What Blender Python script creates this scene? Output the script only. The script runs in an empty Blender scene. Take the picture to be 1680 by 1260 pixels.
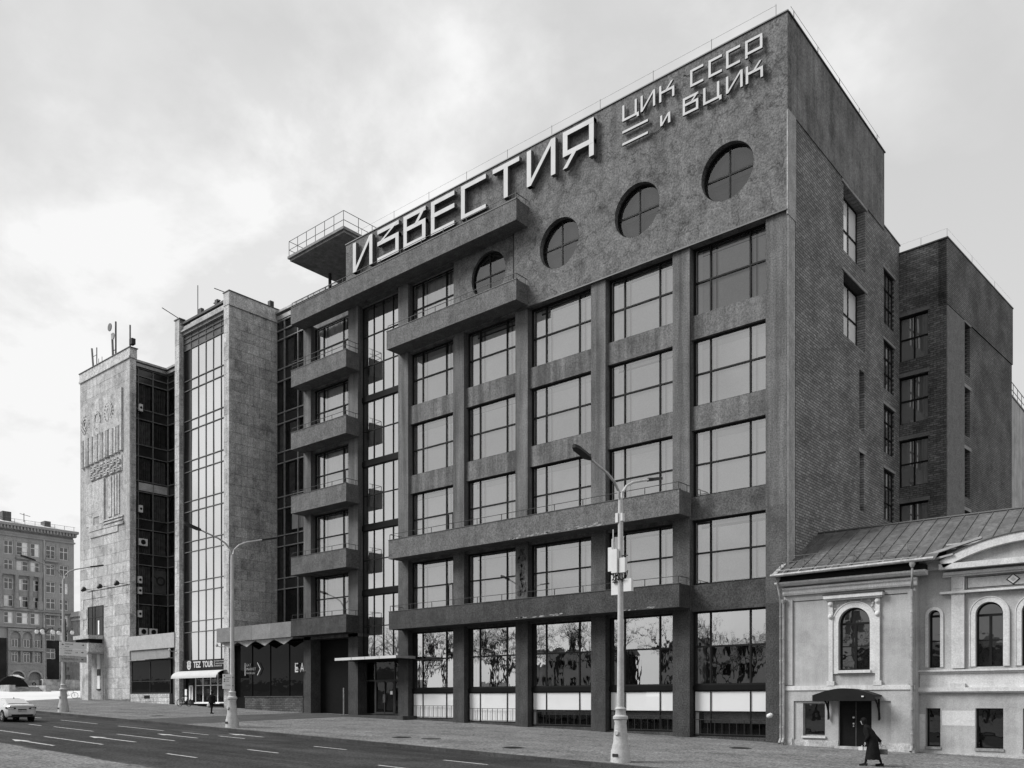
import bpy, math, random
from mathutils import Vector, Matrix
random.seed(7)
D2R = math.radians
scene = bpy.context.scene
col = scene.collection

# ------------------------------------------------------------------ camera
cam_d = bpy.data.cameras.new('camera'); cam = bpy.data.objects.new('camera', cam_d); col.objects.link(cam)
cam_d.sensor_width = 36.0; cam_d.lens = 36.0*1435/1680
cam_d.shift_y = (1150-630)/1680.0
cam_d.clip_end = 3000
cam.location = (18.026, -42.464, 3.2)
ANG = math.atan(1225/1435.)
cam.rotation_euler = (math.pi/2, 0, ANG)
scene.camera = cam

# ------------------------------------------------------------------ world
SUN_EL, SUN_AZ = D2R(42), D2R(228)      # azimuth measured from +Y clockwise
w = bpy.data.worlds.new('World'); scene.world = w; w.use_nodes = True
nt = w.node_tree; nt.nodes.clear()
def WN(t, **k):
    n = nt.nodes.new(t)
    for a, b in k.items(): setattr(n, a, b)
    return n
wo = WN('ShaderNodeOutputWorld'); bg = WN('ShaderNodeBackground'); bg.inputs[1].default_value = 0.10
sky = WN('ShaderNodeTexSky', sky_type='NISHITA', sun_disc=False)
sky.sun_elevation = SUN_EL; sky.sun_rotation = SUN_AZ; sky.dust_density = 3.0
bw = WN('ShaderNodeRGBToBW'); nt.links.new(sky.outputs[0], bw.inputs[0])
tc = WN('ShaderNodeTexCoord'); sep = WN('ShaderNodeSeparateXYZ'); nt.links.new(tc.outputs['Generated'], sep.inputs[0])
zz = WN('ShaderNodeMath', operation='MAXIMUM'); nt.links.new(sep.outputs[2], zz.inputs[0]); zz.inputs[1].default_value = 0.0
za = WN('ShaderNodeMath', operation='ADD'); nt.links.new(zz.outputs[0], za.inputs[0]); za.inputs[1].default_value = 0.38
dv = WN('ShaderNodeVectorMath', operation='DIVIDE'); nt.links.new(tc.outputs['Generated'], dv.inputs[0]); nt.links.new(za.outputs[0], dv.inputs[1])
def wnoise(scale, detail, rough, dist, off):
    mp = WN('ShaderNodeMapping'); mp.inputs['Location'].default_value = off
    nt.links.new(dv.outputs[0], mp.inputs[0])
    n = WN('ShaderNodeTexNoise'); n.inputs['Scale'].default_value = scale; n.inputs['Detail'].default_value = detail
    n.inputs['Roughness'].default_value = rough; n.inputs['Distortion'].default_value = dist
    nt.links.new(mp.outputs[0], n.inputs['Vector']); return n
def wramp(src, pts):
    r = WN('ShaderNodeValToRGB'); nt.links.new(src, r.inputs[0])
    e = r.color_ramp.elements
    e[0].position, e[1].position = pts[0][0], pts[-1][0]
    e[0].color = (pts[0][1],)*3+(1,); e[1].color = (pts[-1][1],)*3+(1,)
    for p, c in pts[1:-1]:
        x = e.new(p); x.color = (c,)*3+(1,)
    return r
n1 = wnoise(1.25, 8, .52, .1, (9.1, 3.3, 2.4)); n2 = wnoise(3.4, 12, .60, .2, (4.2, 0.9, 5.0))
r1 = wramp(n1.outputs[0], [(.40, 0.0), (.48, .30), (.56, 1.0)])
r2 = wramp(n2.outputs[0], [(.42, 0.0), (.56, .75), (.66, 1.0)])
mxm = WN('ShaderNodeMath', operation='MULTIPLY'); nt.links.new(r1.outputs[0], mxm.inputs[0]); nt.links.new(r2.outputs[0], mxm.inputs[1])
adm = WN('ShaderNodeMath', operation='MULTIPLY_ADD'); nt.links.new(r1.outputs[0], adm.inputs[0]); adm.inputs[1].default_value = .45
nt.links.new(mxm.outputs[0], adm.inputs[2]); adm.use_clamp = True
# veil of thin cloud: pull the clear sky towards an even bright grey
veil = WN('ShaderNodeMix', data_type='FLOAT'); veil.inputs[0].default_value = .90
nt.links.new(bw.outputs[0], veil.inputs[2])
hz_ = WN('ShaderNodeMapRange'); nt.links.new(zz.outputs[0], hz_.inputs[0])
for i_, x_ in enumerate((0.0, 0.75, 8.2, 6.4)): hz_.inputs[i_+1].default_value = x_
nt.links.new(hz_.outputs[0], veil.inputs[3])
cl = WN('ShaderNodeMix', data_type='FLOAT'); nt.links.new(adm.outputs[0], cl.inputs[0])
nt.links.new(veil.outputs[0], cl.inputs[2]); cl.inputs[3].default_value = 9.4
nt.links.new(cl.outputs[0], bg.inputs[0]); nt.links.new(bg.outputs[0], wo.inputs[0])

# ------------------------------------------------------------------ sun (thin overcast)
sl = bpy.data.lights.new('sun', 'SUN'); sl.energy = 4.2; sl.angle = D2R(26); sl.color = (1, 1, 1)
so = bpy.data.objects.new('sun', sl); col.objects.link(so)
sd = Vector((math.sin(SUN_AZ)*math.cos(SUN_EL), math.cos(SUN_AZ)*math.cos(SUN_EL), math.sin(SUN_EL)))
so.rotation_euler = sd.to_track_quat('Z', 'Y').to_euler(); so.location = (0, -30, 60)
vs = scene.view_settings
vs.view_transform = 'Standard'; vs.look = 'None'; vs.exposure = 0.0; vs.gamma = 1.0; vs.use_curve_mapping = False
scene.render.engine = 'CYCLES'
scene.cycles.max_bounces = 8; scene.cycles.transparent_max_bounces = 12
scene.cycles.caustics_reflective = False; scene.cycles.caustics_refractive = False

# ------------------------------------------------------------------ materials
MATS = {}
def gmat(name, v, var=.25, scale=1.2, rough=.85, bump=.3, bscale=30., grain=.25, streak=0., rnd=0., stain=0., spec=.08, metal=0., cracks=0., track=0.):
    """grey material: v albedo, broad mottling, fine grain, vertical streaks, stains; all in world/object space"""
    if name in MATS: return MATS[name]
    m = bpy.data.materials.new(name); m.use_nodes = True; N = m.node_tree; nodes = N.nodes; L = N.links
    p = nodes['Principled BSDF']; p.inputs['Roughness'].default_value = rough
    p.inputs['Specular IOR Level'].default_value = spec; p.inputs['Metallic'].default_value = metal
    geo = nodes.new('ShaderNodeNewGeometry')
    def noise(s, det=6, r=.6, vec=None, sc=None):
        n = nodes.new('ShaderNodeTexNoise'); n.inputs['Scale'].default_value = s; n.inputs['Detail'].default_value = det
        n.inputs['Roughness'].default_value = r
        src = geo.outputs['Position']
        if sc:
            mp = nodes.new('ShaderNodeMapping'); mp.inputs['Scale'].default_value = sc; L.new(src, mp.inputs[0]); src = mp.outputs[0]
        L.new(src, n.inputs['Vector']); return n.outputs[0]
    def mr(src, a, b, c, d):
        n = nodes.new('ShaderNodeMapRange'); L.new(src, n.inputs[0])
        for i, x in enumerate((a, b, c, d)): n.inputs[i+1].default_value = x
        return n.outputs[0]
    def mul(a, b):
        n = nodes.new('ShaderNodeMath'); n.operation = 'MULTIPLY'
        for i, x in enumerate((a, b)):
            if isinstance(x, (int, float)): n.inputs[i].default_value = x
            else: L.new(x, n.inputs[i])
        return n.outputs[0]
    cur = mr(noise(scale), .3, .7, v*(1-var), v*(1+var))
    if grain: cur = mul(cur, mr(noise(bscale*.5, 3, .85), .37, .63, 1-grain, 1+grain))
    if streak: cur = mul(cur, mr(noise(1, 5, .6, sc=(2.2, 2.2, .12)), .35, .65, 1-streak, 1+streak*.5))
    if track: cur = mul(cur, mr(noise(1, 4, .6, sc=(.035, .75, 1)), .35, .65, 1-track, 1+track))
    if stain: cur = mul(cur, mr(noise(.45, 8, .7), .52, .66, 1.0, 1-stain))
    if cracks:
        vo = nodes.new('ShaderNodeTexVoronoi'); vo.feature = 'DISTANCE_TO_EDGE'; vo.inputs['Scale'].default_value = .55
        nn = nodes.new('ShaderNodeTexNoise'); nn.inputs['Scale'].default_value = 1.6; nn.inputs['Detail'].default_value = 6
        L.new(geo.outputs['Position'], nn.inputs['Vector'])
        va = nodes.new('ShaderNodeVectorMath'); va.operation = 'MULTIPLY_ADD'; L.new(nn.outputs['Color'], va.inputs[0]); va.inputs[1].default_value = (1.4,)*3
        L.new(geo.outputs['Position'], va.inputs[2]); L.new(va.outputs[0], vo.inputs['Vector'])
        cur = mul(cur, mr(vo.outputs['Distance'], 0.0, .025, 1-cracks, 1.0))
    if rnd:
        oi = nodes.new('ShaderNodeObjectInfo'); cur = mul(cur, mr(oi.outputs['Random'], 0, 1, 1-rnd, 1+rnd))
    L.new(cur, p.inputs['Base Color'])
    if bump:
        b = nodes.new('ShaderNodeBump'); b.inputs['Strength'].default_value = bump; b.inputs['Distance'].default_value = .02
        L.new(noise(bscale, 4, .7), b.inputs['Height']); L.new(b.outputs[0], p.inputs['Normal'])
    MATS[name] = m; return m

def brickmat(name, v, axis, mortar=.5, bw_=.27, bh=.088, var=.35, stain=.3):
    m = bpy.data.materials.new(name); m.use_nodes = True; N = m.node_tree; nodes = N.nodes; L = N.links
    p = nodes['Principled BSDF']; p.inputs['Roughness'].default_value = .9; p.inputs['Specular IOR Level'].default_value = .15
    geo = nodes.new('ShaderNodeNewGeometry'); s = nodes.new('ShaderNodeSeparateXYZ'); L.new(geo.outputs['Position'], s.inputs[0])
    c = nodes.new('ShaderNodeCombineXYZ'); L.new(s.outputs[axis], c.inputs[0]); L.new(s.outputs[2], c.inputs[1])
    b = nodes.new('ShaderNodeTexBrick'); L.new(c.outputs[0], b.inputs['Vector'])
    b.inputs['Scale'].default_value = 1.0; b.inputs['Brick Width'].default_value = bw_; b.inputs['Row Height'].default_value = bh
    b.inputs['Mortar Size'].default_value = .020; b.inputs['Mortar Smooth'].default_value = .3; b.inputs['Bias'].default_value = 0
    b.inputs['Color1'].default_value = (v*(1-var),)*3+(1,); b.inputs['Color2'].default_value = (v*(1+var),)*3+(1,)
    b.inputs['Mortar'].default_value = (v*mortar,)*3+(1,)
    n = nodes.new('ShaderNodeTexNoise'); n.inputs['Scale'].default_value = .5; n.inputs['Detail'].default_value = 8; L.new(geo.outputs['Position'], n.inputs['Vector'])
    r = nodes.new('ShaderNodeMapRange'); L.new(n.outputs[0], r.inputs[0])
    for i, x in enumerate((.35, .65, 1-stain, 1+stain)): r.inputs[i+1].default_value = x
    n2_ = nodes.new('ShaderNodeTexNoise'); n2_.inputs['Scale'].default_value = 9; n2_.inputs['Detail'].default_value = 4; L.new(geo.outputs['Position'], n2_.inputs['Vector'])
    r2_ = nodes.new('ShaderNodeMapRange'); L.new(n2_.outputs[0], r2_.inputs[0])
    for i, x in enumerate((.3, .7, .7, 1.3)): r2_.inputs[i+1].default_value = x
    mm = nodes.new('ShaderNodeMath'); mm.operation = 'MULTIPLY'; L.new(r.outputs[0], mm.inputs[0]); L.new(r2_.outputs[0], mm.inputs[1])
    v1 = nodes.new('ShaderNodeVectorMath'); v1.operation = 'SCALE'; L.new(b.outputs['Color'], v1.inputs[0]); L.new(mm.outputs[0], v1.inputs['Scale'])
    L.new(v1.outputs[0], p.inputs['Base Color'])
    bu = nodes.new('ShaderNodeBump'); bu.inputs['Strength'].default_value = .6; bu.inputs['Distance'].default_value = .01; bu.invert = True
    L.new(b.outputs['Fac'], bu.inputs['Height']); L.new(bu.outputs[0], p.inputs['Normal'])
    MATS[name] = m; return m

def glass(name, base, facing, tint=.9, wave=0., wscale=.8, rough=.015, opaque=None, stretch=(1, 1, 1)):
    """window glass: clear or dark body with a mirror layer growing at grazing angles"""
    m = bpy.data.materials.new(name); m.use_nodes = True; N = m.node_tree; nodes = N.nodes; L = N.links; nodes.clear()
    o = nodes.new('ShaderNodeOutputMaterial'); mx = nodes.new('ShaderNodeMixShader')
    if opaque is None:
        t = nodes.new('ShaderNodeBsdfTransparent'); t.inputs[0].default_value = (tint,)*3+(1,)
    else:
        t = nodes.new('ShaderNodeBsdfDiffuse'); t.inputs[0].default_value = (opaque,)*3+(1,)
    g = nodes.new('ShaderNodeBsdfGlossy'); g.inputs['Roughness'].default_value = rough; g.inputs[0].default_value = (.93,)*3+(1,)
    fr = nodes.new('ShaderNodeFresnel'); fr.inputs[0].default_value = 1.5
    ma = nodes.new('ShaderNodeMath'); ma.operation = 'MULTIPLY_ADD'; ma.use_clamp = True
    L.new(fr.outputs[0], ma.inputs[0]); ma.inputs[1].default_value = facing; ma.inputs[2].default_value = base
    L.new(ma.outputs[0], mx.inputs[0]); L.new(t.outputs[0], mx.inputs[1]); L.new(g.outputs[0], mx.inputs[2]); L.new(mx.outputs[0], o.inputs[0])
    if wave:
        geo = nodes.new('ShaderNodeNewGeometry'); n = nodes.new('ShaderNodeTexNoise'); n.inputs['Scale'].default_value = wscale; n.inputs['Detail'].default_value = 2
        mp = nodes.new('ShaderNodeMapping'); mp.inputs['Scale'].default_value = stretch; L.new(geo.outputs['Position'], mp.inputs[0]); L.new(mp.outputs[0], n.inputs['Vector'])
        b = nodes.new('ShaderNodeBump'); b.inputs['Strength'].default_value = 1.0; b.inputs['Distance'].default_value = wave
        L.new(n.outputs[0], b.inputs['Height']); L.new(b.outputs[0], g.inputs['Normal'])
    MATS[name] = m; return m

PL = gmat('dark plaster', .150, var=.22, scale=.9, bump=.6, bscale=26, grain=.38, streak=.40, stain=.34)
PLU = gmat('upper plaster', .155, var=.24, scale=1.9, bump=.8, bscale=20, grain=.40, streak=.12, stain=.48, cracks=.45)
PLB = gmat('balcony plaster', .138, var=.2, scale=1.5, bump=.6, bscale=28, grain=.45, streak=.16, stain=.12)
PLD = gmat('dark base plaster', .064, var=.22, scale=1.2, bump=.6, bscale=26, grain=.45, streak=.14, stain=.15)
PLM = gmat('mid tone plaster', .105, var=.28, scale=1.0, bump=.6, bscale=26, grain=.45, streak=.18, stain=.25)  # middle tone by height, between the dark base and the plaster above
PLS = gmat('pale corner plaster', .36, var=.2, scale=1.5, bump=.4, bscale=26, grain=.3, streak=.15)
PLSIDE = gmat('side band plaster', .19, var=.3, scale=.5, bump=.5, bscale=20, grain=.35, streak=.22, stain=.42)
CAP = gmat('roof edge metal', .06, var=.2, rough=.5, bump=0, grain=.1, spec=.5)
FR = gmat('dark window frame', .012, var=.2, rough=.6, bump=0, grain=.1, spec=.12)
FRM = gmat('inner window frame', .06, var=.15, rough=.6, bump=0, grain=.1)
WH = gmat('white inner lining', .84, var=.08, rough=.7, bump=0, grain=.05)
BL = gmat('roller blind', .80, var=.10, scale=.35, rough=.9, bump=0, grain=.10, rnd=.20)
BLH = gmat('painted top shade', .45, var=.10, bump=0, grain=.1, rnd=.25)
CU = gmat('sheer curtain', .82, var=.10, scale=.5, rough=.9, bump=0, grain=.10, rnd=.06)
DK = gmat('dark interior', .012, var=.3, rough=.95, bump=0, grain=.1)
DK2 = gmat('dim interior', .16, var=.4, scale=2, rough=.95, bump=0, grain=.2, rnd=.4)
LET = gmat('white enamel letter', .54, var=.05, rough=.45, bump=0, grain=.03, streak=.06)
MT = gmat('painted steel', .035, var=.2, rough=.5, bump=0, grain=.1, spec=.2)
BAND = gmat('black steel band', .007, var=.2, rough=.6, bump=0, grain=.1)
ST = gmat('limestone panel', .46, var=.22, scale=2.2, bump=.7, bscale=22, grain=.42, streak=.18, rnd=.15, stain=.42)
STD = gmat('limestone joint', .14, var=.2, bump=.2)
ALU = gmat('weathered aluminium', .30, var=.3, scale=3, rough=.5, bump=0, grain=.15, metal=.2, streak=.2)
ALUD = gmat('dull aluminium', .17, var=.3, scale=3, rough=.5, bump=0, grain=.15, streak=.2)
SPG = gmat('dark spandrel glass', .020, var=.5, scale=.8, rough=.25, bump=0, grain=.0, spec=.5)
BR = brickmat('brick facing the lane', .22, 1, mortar=.28, bw_=.42, bh=.15, var=.26, stain=.20)
BRD = brickmat('brick facing the street', .13, 0, mortar=.45, bw_=.42, bh=.135)
BRS = brickmat('smooth brick', .155, 1, mortar=.35, bw_=.42, bh=.135, var=.15)
CONC = gmat('pale concrete lintel', .30, var=.2, bump=.3, grain=.2)
HO = gmat('ochre stucco', .385, var=.12, scale=1.1, bump=.25, bscale=40, grain=.15, stain=.20, streak=.12)
HOL = gmat('pale stucco trim', .56, var=.10, scale=1.5, bump=.25, bscale=30, grain=.14, streak=.10, stain=.15)
HOP = gmat('freshly painted patch', .55, var=.06, bump=.2, grain=.12)
PLI = gmat('stone plinth', .42, var=.35, scale=1.5, bump=.5, grain=.25, stain=.4)
RF = gmat('sheet metal roof', .10, var=.3, scale=1.4, rough=.6, bump=.15, bscale=12, grain=.25, streak=.3, rnd=.10, spec=.4)
RFL = gmat('new zinc sheet', .33, var=.15, rough=.5, bump=0, grain=.1)
ASP = gmat('asphalt', .044, var=.25, scale=.35, bump=1.0, bscale=20, grain=.55, rough=.85, track=.28, stain=.3)
PAV = gmat('concrete paving', .160, var=.22, scale=.6, bump=1.0, bscale=16, grain=.60, rough=.9, stain=.25, track=.10)
DRV = gmat('driveway asphalt', .075, var=.2, scale=.8, bump=.7, bscale=30, grain=.35)
PLZ = gmat('pale plaza paving', .60, var=.08, scale=.2, bump=.2, grain=.05)
KB = gmat('granite kerb', .06, var=.25, scale=4, bump=.4, bscale=40, grain=.35, rnd=.2)
PT = gmat('road paint', .46, var=.35, scale=6, rough=.7, bump=.3, bscale=30, grain=.25)
LPM = gmat('pale lamp paint', .44, var=.12, scale=2, rough=.5, bump=.2, grain=.12, streak=.12)
LPD = gmat('lamp head dark', .03, var=.1, rough=.4, bump=0)
BOX = gmat('white equipment plastic', .62, var=.06, rough=.5, bump=0, grain=.04)
CABLE = gmat('black cable', .02, rough=.6, bump=0)
GRN = gmat('granite parapet', .33, var=.4, scale=1.2, bump=.3, grain=.25, stain=.4)
APB = gmat('apartment brick', .31, var=.12, scale=.4, bump=.2, bscale=10, grain=.18, streak=.10)
APT = gmat('apartment trim', .29, var=.15, scale=.5, bump=.2, bscale=10, grain=.18)
APD = gmat('dark granite base', .025, var=.4, scale=.4, bump=0, grain=.2)
APW = gmat('white window frame', .66, var=.05, bump=0, grain=.05)
SNOW = gmat('pale roof metal', .60, var=.15, scale=.5, bump=0, grain=.1)
BLK = gmat('black cloth', .012, var=.3, scale=8, rough=.95, bump=.3, grain=.2)
SKIN = gmat('skin', .38, var=.06, bump=0, grain=.05, rough=.6)
CARP = gmat('silver car paint', .52, var=.03, rough=.22, bump=0, grain=.02, spec=.6, metal=.15)
RUB = gmat('black rubber', .015, rough=.85, bump=0)
BARK = gmat('tree bark', .03, var=.4, scale=6, bump=.6, bscale=12)
WG = glass('office window glass', .27, 1.5, tint=1.0, wave=.002, wscale=.35)
WGG = glass('rippled shop glass', .45, 3.0, tint=.70, wave=.0030, wscale=1.1, stretch=(1.4, 1, .8))
WGL = glass('frosted low glass', .10, 1.6, opaque=.74, wave=.003, wscale=.5)
WGR = glass('dim top window glass', .07, 1.2, tint=.80, wave=.002, wscale=.35)
WGS = glass('stair glass', .45, 2.0, tint=.93, wave=.002, wscale=.4)
WGM = glass('sky mirroring glass', .58, 1.2, opaque=.30, wave=.004, wscale=.25)
WGD = glass('dark curtain wall glass', .0, .55, opaque=.010, wave=.006, wscale=.4)
WGC = glass('dark clear glass', .0, .8, tint=.75, wave=.008, wscale=.9)
WGH = glass('old dark window glass', .0, .32, opaque=.006, wave=.006, wscale=1.2)
WGB = glass('brick wing glass', .22, 1.3, opaque=.16, wave=.006, wscale=.5)
WGO = glass('mansion window glass', .05, 1.8, opaque=.006, wave=.006, wscale=1.2)
WGA = glass('apartment glass', .05, 1.0, opaque=.04)
CG = glass('car glass', .04, 1.6, opaque=.03)
CGL = glass('car rear glass', .18, 1.6, opaque=.05)

# ------------------------------------------------------------------ helpers
class MB:
    def __init__(s): s.v = []; s.f = []; s.parts = []
    def add(s, vs_, fs):
        n = len(s.v); k = len(s.f); s.v += [tuple(p) for p in vs_]; s.f += [tuple(n+i for i in f) for f in fs]; s.parts.append((n, len(s.v), k, len(s.f))); return s
    def box(s, x0, x1, y0, y1, z0, z1):
        return s.add([(x0,y0,z0),(x1,y0,z0),(x1,y1,z0),(x0,y1,z0),(x0,y0,z1),(x1,y0,z1),(x1,y1,z1),(x0,y1,z1)],
                     [(0,3,2,1),(4,5,6,7),(0,1,5,4),(1,2,6,5),(2,3,7,6),(3,0,4,7)])
    def quad(s, a, b, c, d): return s.add([a, b, c, d], [(0, 1, 2, 3)])
    def prism(s, pts, y0, y1):             # polygon in xz, extruded along y
        n = len(pts); V = [(x, y0, z) for x, z in pts]+[(x, y1, z) for x, z in pts]
        F = [tuple(range(n)), tuple(range(2*n-1, n-1, -1))]+[(i, n+i, n+(i+1) % n, (i+1) % n) for i in range(n)]
        return s.add(V, F)
    def prismx(s, pts, x0, x1):            # polygon in yz, extruded along x
        n = len(pts); V = [(x0, y, z) for y, z in pts]+[(x1, y, z) for y, z in pts]
        F = [tuple(range(n)), tuple(range(2*n-1, n-1, -1))]+[(i, n+i, n+(i+1) % n, (i+1) % n) for i in range(n)]
        return s.add(V, F)
    def prismz(s, pts, z0, z1):
        n = len(pts); V = [(x, y, z0) for x, y in pts]+[(x, y, z1) for x, y in pts]
        F = [tuple(range(n)), tuple(range(2*n-1, n-1, -1))]+[(i, n+i, n+(i+1) % n, (i+1) % n) for i in range(n)]
        return s.add(V, F)
    def tube(s, pts, r, seg=6, r2=None, cap=True):
        pts = [Vector(p) for p in pts]; n = len(pts); rings = []
        for i, p in enumerate(pts):
            d = (pts[min(i+1, n-1)]-pts[max(i-1, 0)]).normalized()
            a = Vector((0, 0, 1)) if abs(d.z) < .9 else Vector((1, 0, 0))
            u = d.cross(a).normalized(); v_ = d.cross(u)
            rr = r if r2 is None else r+(r2-r)*i/max(1, n-1)
            rings.append([p+u*rr*math.cos(2*math.pi*k/seg)+v_*rr*math.sin(2*math.pi*k/seg) for k in range(seg)])
        V = [q for R_ in rings for q in R_]; F = []
        for i in range(n-1):
            for k in range(seg):
                F.append((i*seg+k, i*seg+(k+1) % seg, (i+1)*seg+(k+1) % seg, (i+1)*seg+k))
        if cap: F += [tuple(range(seg))[::-1], tuple((n-1)*seg+k for k in range(seg))]
        return s.add(V, F)
    def lathe(s, prof, c=(0, 0, 0), seg=20):   # prof: (r,z)
        V = []; F = []; n = len(prof)
        for r, z in prof:
            V += [(c[0]+r*math.cos(2*math.pi*k/seg), c[1]+r*math.sin(2*math.pi*k/seg), c[2]+z) for k in range(seg)]
        for i in range(n-1):
            for k in range(seg): F.append((i*seg+k, i*seg+(k+1) % seg, (i+1)*seg+(k+1) % seg, (i+1)*seg+k))
        F += [tuple(range(seg))[::-1], tuple((n-1)*seg+k for k in range(seg))]
        return s.add(V, F)
    def disc_y(s, cx, cz, r, y0, y1, seg=28):
        return s.prism([(cx+r*math.cos(2*math.pi*k/seg), cz+r*math.sin(2*math.pi*k/seg)) for k in range(seg)], y0, y1)
    def ring_y(s, cx, cz, r0, r1, y0, y1, seg=48, a0=0., a1=2*math.pi):
        full = abs(a1-a0-2*math.pi) < 1e-4; n = seg+1; V = []; F = []
        for i in range(n):
            a = a0+(a1-a0)*i/seg
            for r in (r0, r1):
                for y in (y0, y1): V.append((cx+r*math.cos(a), y, cz+r*math.sin(a)))
        for i in range(n-1):
            A, B = 4*i, 4*(i+1)
            F += [(A, B, B+2, A+2), (A+1, A+3, B+3, B+1), (A, A+1, B+1, B), (A+2, B+2, B+3, A+3)]
        if not full: F += [(0, 2, 3, 1), (4*(n-1), 4*(n-1)+1, 4*(n-1)+3, 4*(n-1)+2)]
        return s.add(V, F)
    def each(s, name, mat, parent=None):
        for a in s.parts:
            q = MB(); q.v = s.v[a[0]:a[1]]; q.f = [tuple(i-a[0] for i in f) for f in s.f[a[2]:a[3]]]; q.build(name, mat, parent)
    def mesh(s, name, smooth=False):
        m = bpy.data.meshes.new(name); m.from_pydata(s.v, [], s.f); m.validate(); m.update()
        if smooth:
            m.polygons.foreach_set('use_smooth', [True]*len(m.polygons)); 
            try: m.set_sharp_from_angle(angle=D2R(38))
            except Exception: pass
        return m
    def build(s, name, mat, parent=None, loc=(0, 0, 0), rot=(0, 0, 0), smooth=False):
        m = s.mesh(name, smooth); m.materials.append(mat)
        return place(name, m, parent, loc, rot)
def place(name, mesh, parent=None, loc=(0, 0, 0), rot=(0, 0, 0), scale=None):
    o = bpy.data.objects.new(name, mesh); col.objects.link(o); o.location = loc; o.rotation_euler = rot
    if scale: o.scale = scale
    if parent: o.parent = parent
    return o
def thing(name, label, cat, loc=(0, 0, 0), rz=0, group=None):
    o = bpy.data.objects.new(name, None); col.objects.link(o); o.location = loc; o.rotation_euler = (0, 0, rz)
    o.empty_display_size = .3
    return tag(o, label, cat, group)
def tag(o, label, cat, group=None):
    o['label'] = label; o['category'] = cat
    if group: o['group'] = group
    return o
def struct(o): o['kind'] = 'structure'; return o
def stuff(o): o['kind'] = 'stuff'; return o
def copy_tree(o, parent=None):
    c = o.copy(); col.objects.link(c)
    if parent: c.parent = parent
    for ch in o.children: copy_tree(ch, c)
    return c
FRONT = lambda u, d, z: (u, d, z)
def sideM(X): return lambda u, d, z: (X-d, u, z)
def grid_wall(mb, M, u0, u1, z0, z1, holes, d0, d1):
    us = sorted(set([u0, u1]+[h[i] for h in holes for i in (0, 1)])); zs = sorted(set([z0, z1]+[h[i] for h in holes for i in (2, 3)]))
    us = [u for u in us if u0 <= u <= u1]; zs = [z for z in zs if z0 <= z <= z1]
    nu, nz = len(us)-1, len(zs)-1
    sol = [[not any(h[0] <= (us[i]+us[i+1])/2 <= h[1] and h[2] <= (zs[j]+zs[j+1])/2 <= h[3] for h in holes) for j in range(nz)] for i in range(nu)]
    S = lambda i, j: 0 <= i < nu and 0 <= j < nz and sol[i][j]
    for i in range(nu):
        for j in range(nz):
            if not sol[i][j]: continue
            a, b, c, d = us[i], us[i+1], zs[j], zs[j+1]
            mb.quad(M(a, d0, c), M(b, d0, c), M(b, d0, d), M(a, d0, d)); mb.quad(M(b, d1, c), M(a, d1, c), M(a, d1, d), M(b, d1, d))
            if not S(i-1, j): mb.quad(M(a, d1, c), M(a, d0, c), M(a, d0, d), M(a, d1, d))
            if not S(i+1, j): mb.quad(M(b, d0, c), M(b, d1, c), M(b, d1, d), M(b, d0, d))
            if not S(i, j-1): mb.quad(M(a, d1, c), M(b, d1, c), M(b, d0, c), M(a, d0, c))
            if not S(i, j+1): mb.quad(M(a, d0, d), M(b, d0, d), M(b, d1, d), M(a, d1, d))
def circ_wall(mb, x0, x1, z0, z1, cx, cz, r, y0, y1, seg=48):
    """rectangular slab with a round hole, front and back faces and the reveal"""
    angs = sorted(set([2*math.pi*k/seg for k in range(seg)]+[math.atan2(z-cz, x-cx) % (2*math.pi) for x in (x0, x1) for z in (z0, z1)]))
    def edge(a):
        c, s_ = math.cos(a), math.sin(a); t = 1e9
        if c > 1e-9: t = min(t, (x1-cx)/c)
        if c < -1e-9: t = min(t, (x0-cx)/c)
        if s_ > 1e-9: t = min(t, (z1-cz)/s_)
        if s_ < -1e-9: t = min(t, (z0-cz)/s_)
        return (cx+t*c, cz+t*s_)
    for a, b in zip(angs, angs[1:]+[angs[0]]):
        ea, eb = edge(a), edge(b); ca = (cx+r*math.cos(a), cz+r*math.sin(a)); cb = (cx+r*math.cos(b), cz+r*math.sin(b))
        mb.quad((ca[0], y0, ca[1]), (cb[0], y0, cb[1]), (eb[0], y0, eb[1]), (ea[0], y0, ea[1]))
        mb.quad((cb[0], y1, cb[1]), (ca[0], y1, ca[1]), (ea[0], y1, ea[1]), (eb[0], y1, eb[1]))
        mb.quad((ca[0], y1, ca[1]), (cb[0], y1, cb[1]), (cb[0], y0, cb[1]), (ca[0], y0, ca[1]))
        mb.quad((ea[0], y0, ea[1]), (eb[0], y0, eb[1]), (eb[0], y1, eb[1]), (ea[0], y1, ea[1]))

CACHE = {}
def pane_mesh(W, H, mat):
    k = ('pane', round(W, 3), round(H, 3), mat.name)
    if k not in CACHE:
        m = MB().box(-W/2, W/2, 0, .012, -H/2, H/2) if False else MB().quad((-W/2, 0, -H/2), (W/2, 0, -H/2), (W/2, 0, H/2), (-W/2, 0, H/2))
        me = m.mesh('pane'); me.materials.append(mat); CACHE[k] = me
    return CACHE[k]
def panes(parent, xs, zs, y, mat, tilt=.0015, skip=(), rot=0, only=None, mats=None):
    for i in range(len(xs)-1):
        for j in range(len(zs)-1):
            if (i, j) in skip: continue
            W, H = xs[i+1]-xs[i], zs[j+1]-zs[j]
            mt = mats(i, j) if mats else mat
            place('pane', pane_mesh(W-.02, H-.02, mt), parent, ((xs[i]+xs[i+1])/2, y, (zs[j]+zs[j+1])/2), (random.gauss(0, tilt), 0, random.gauss(0, tilt)))
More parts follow.
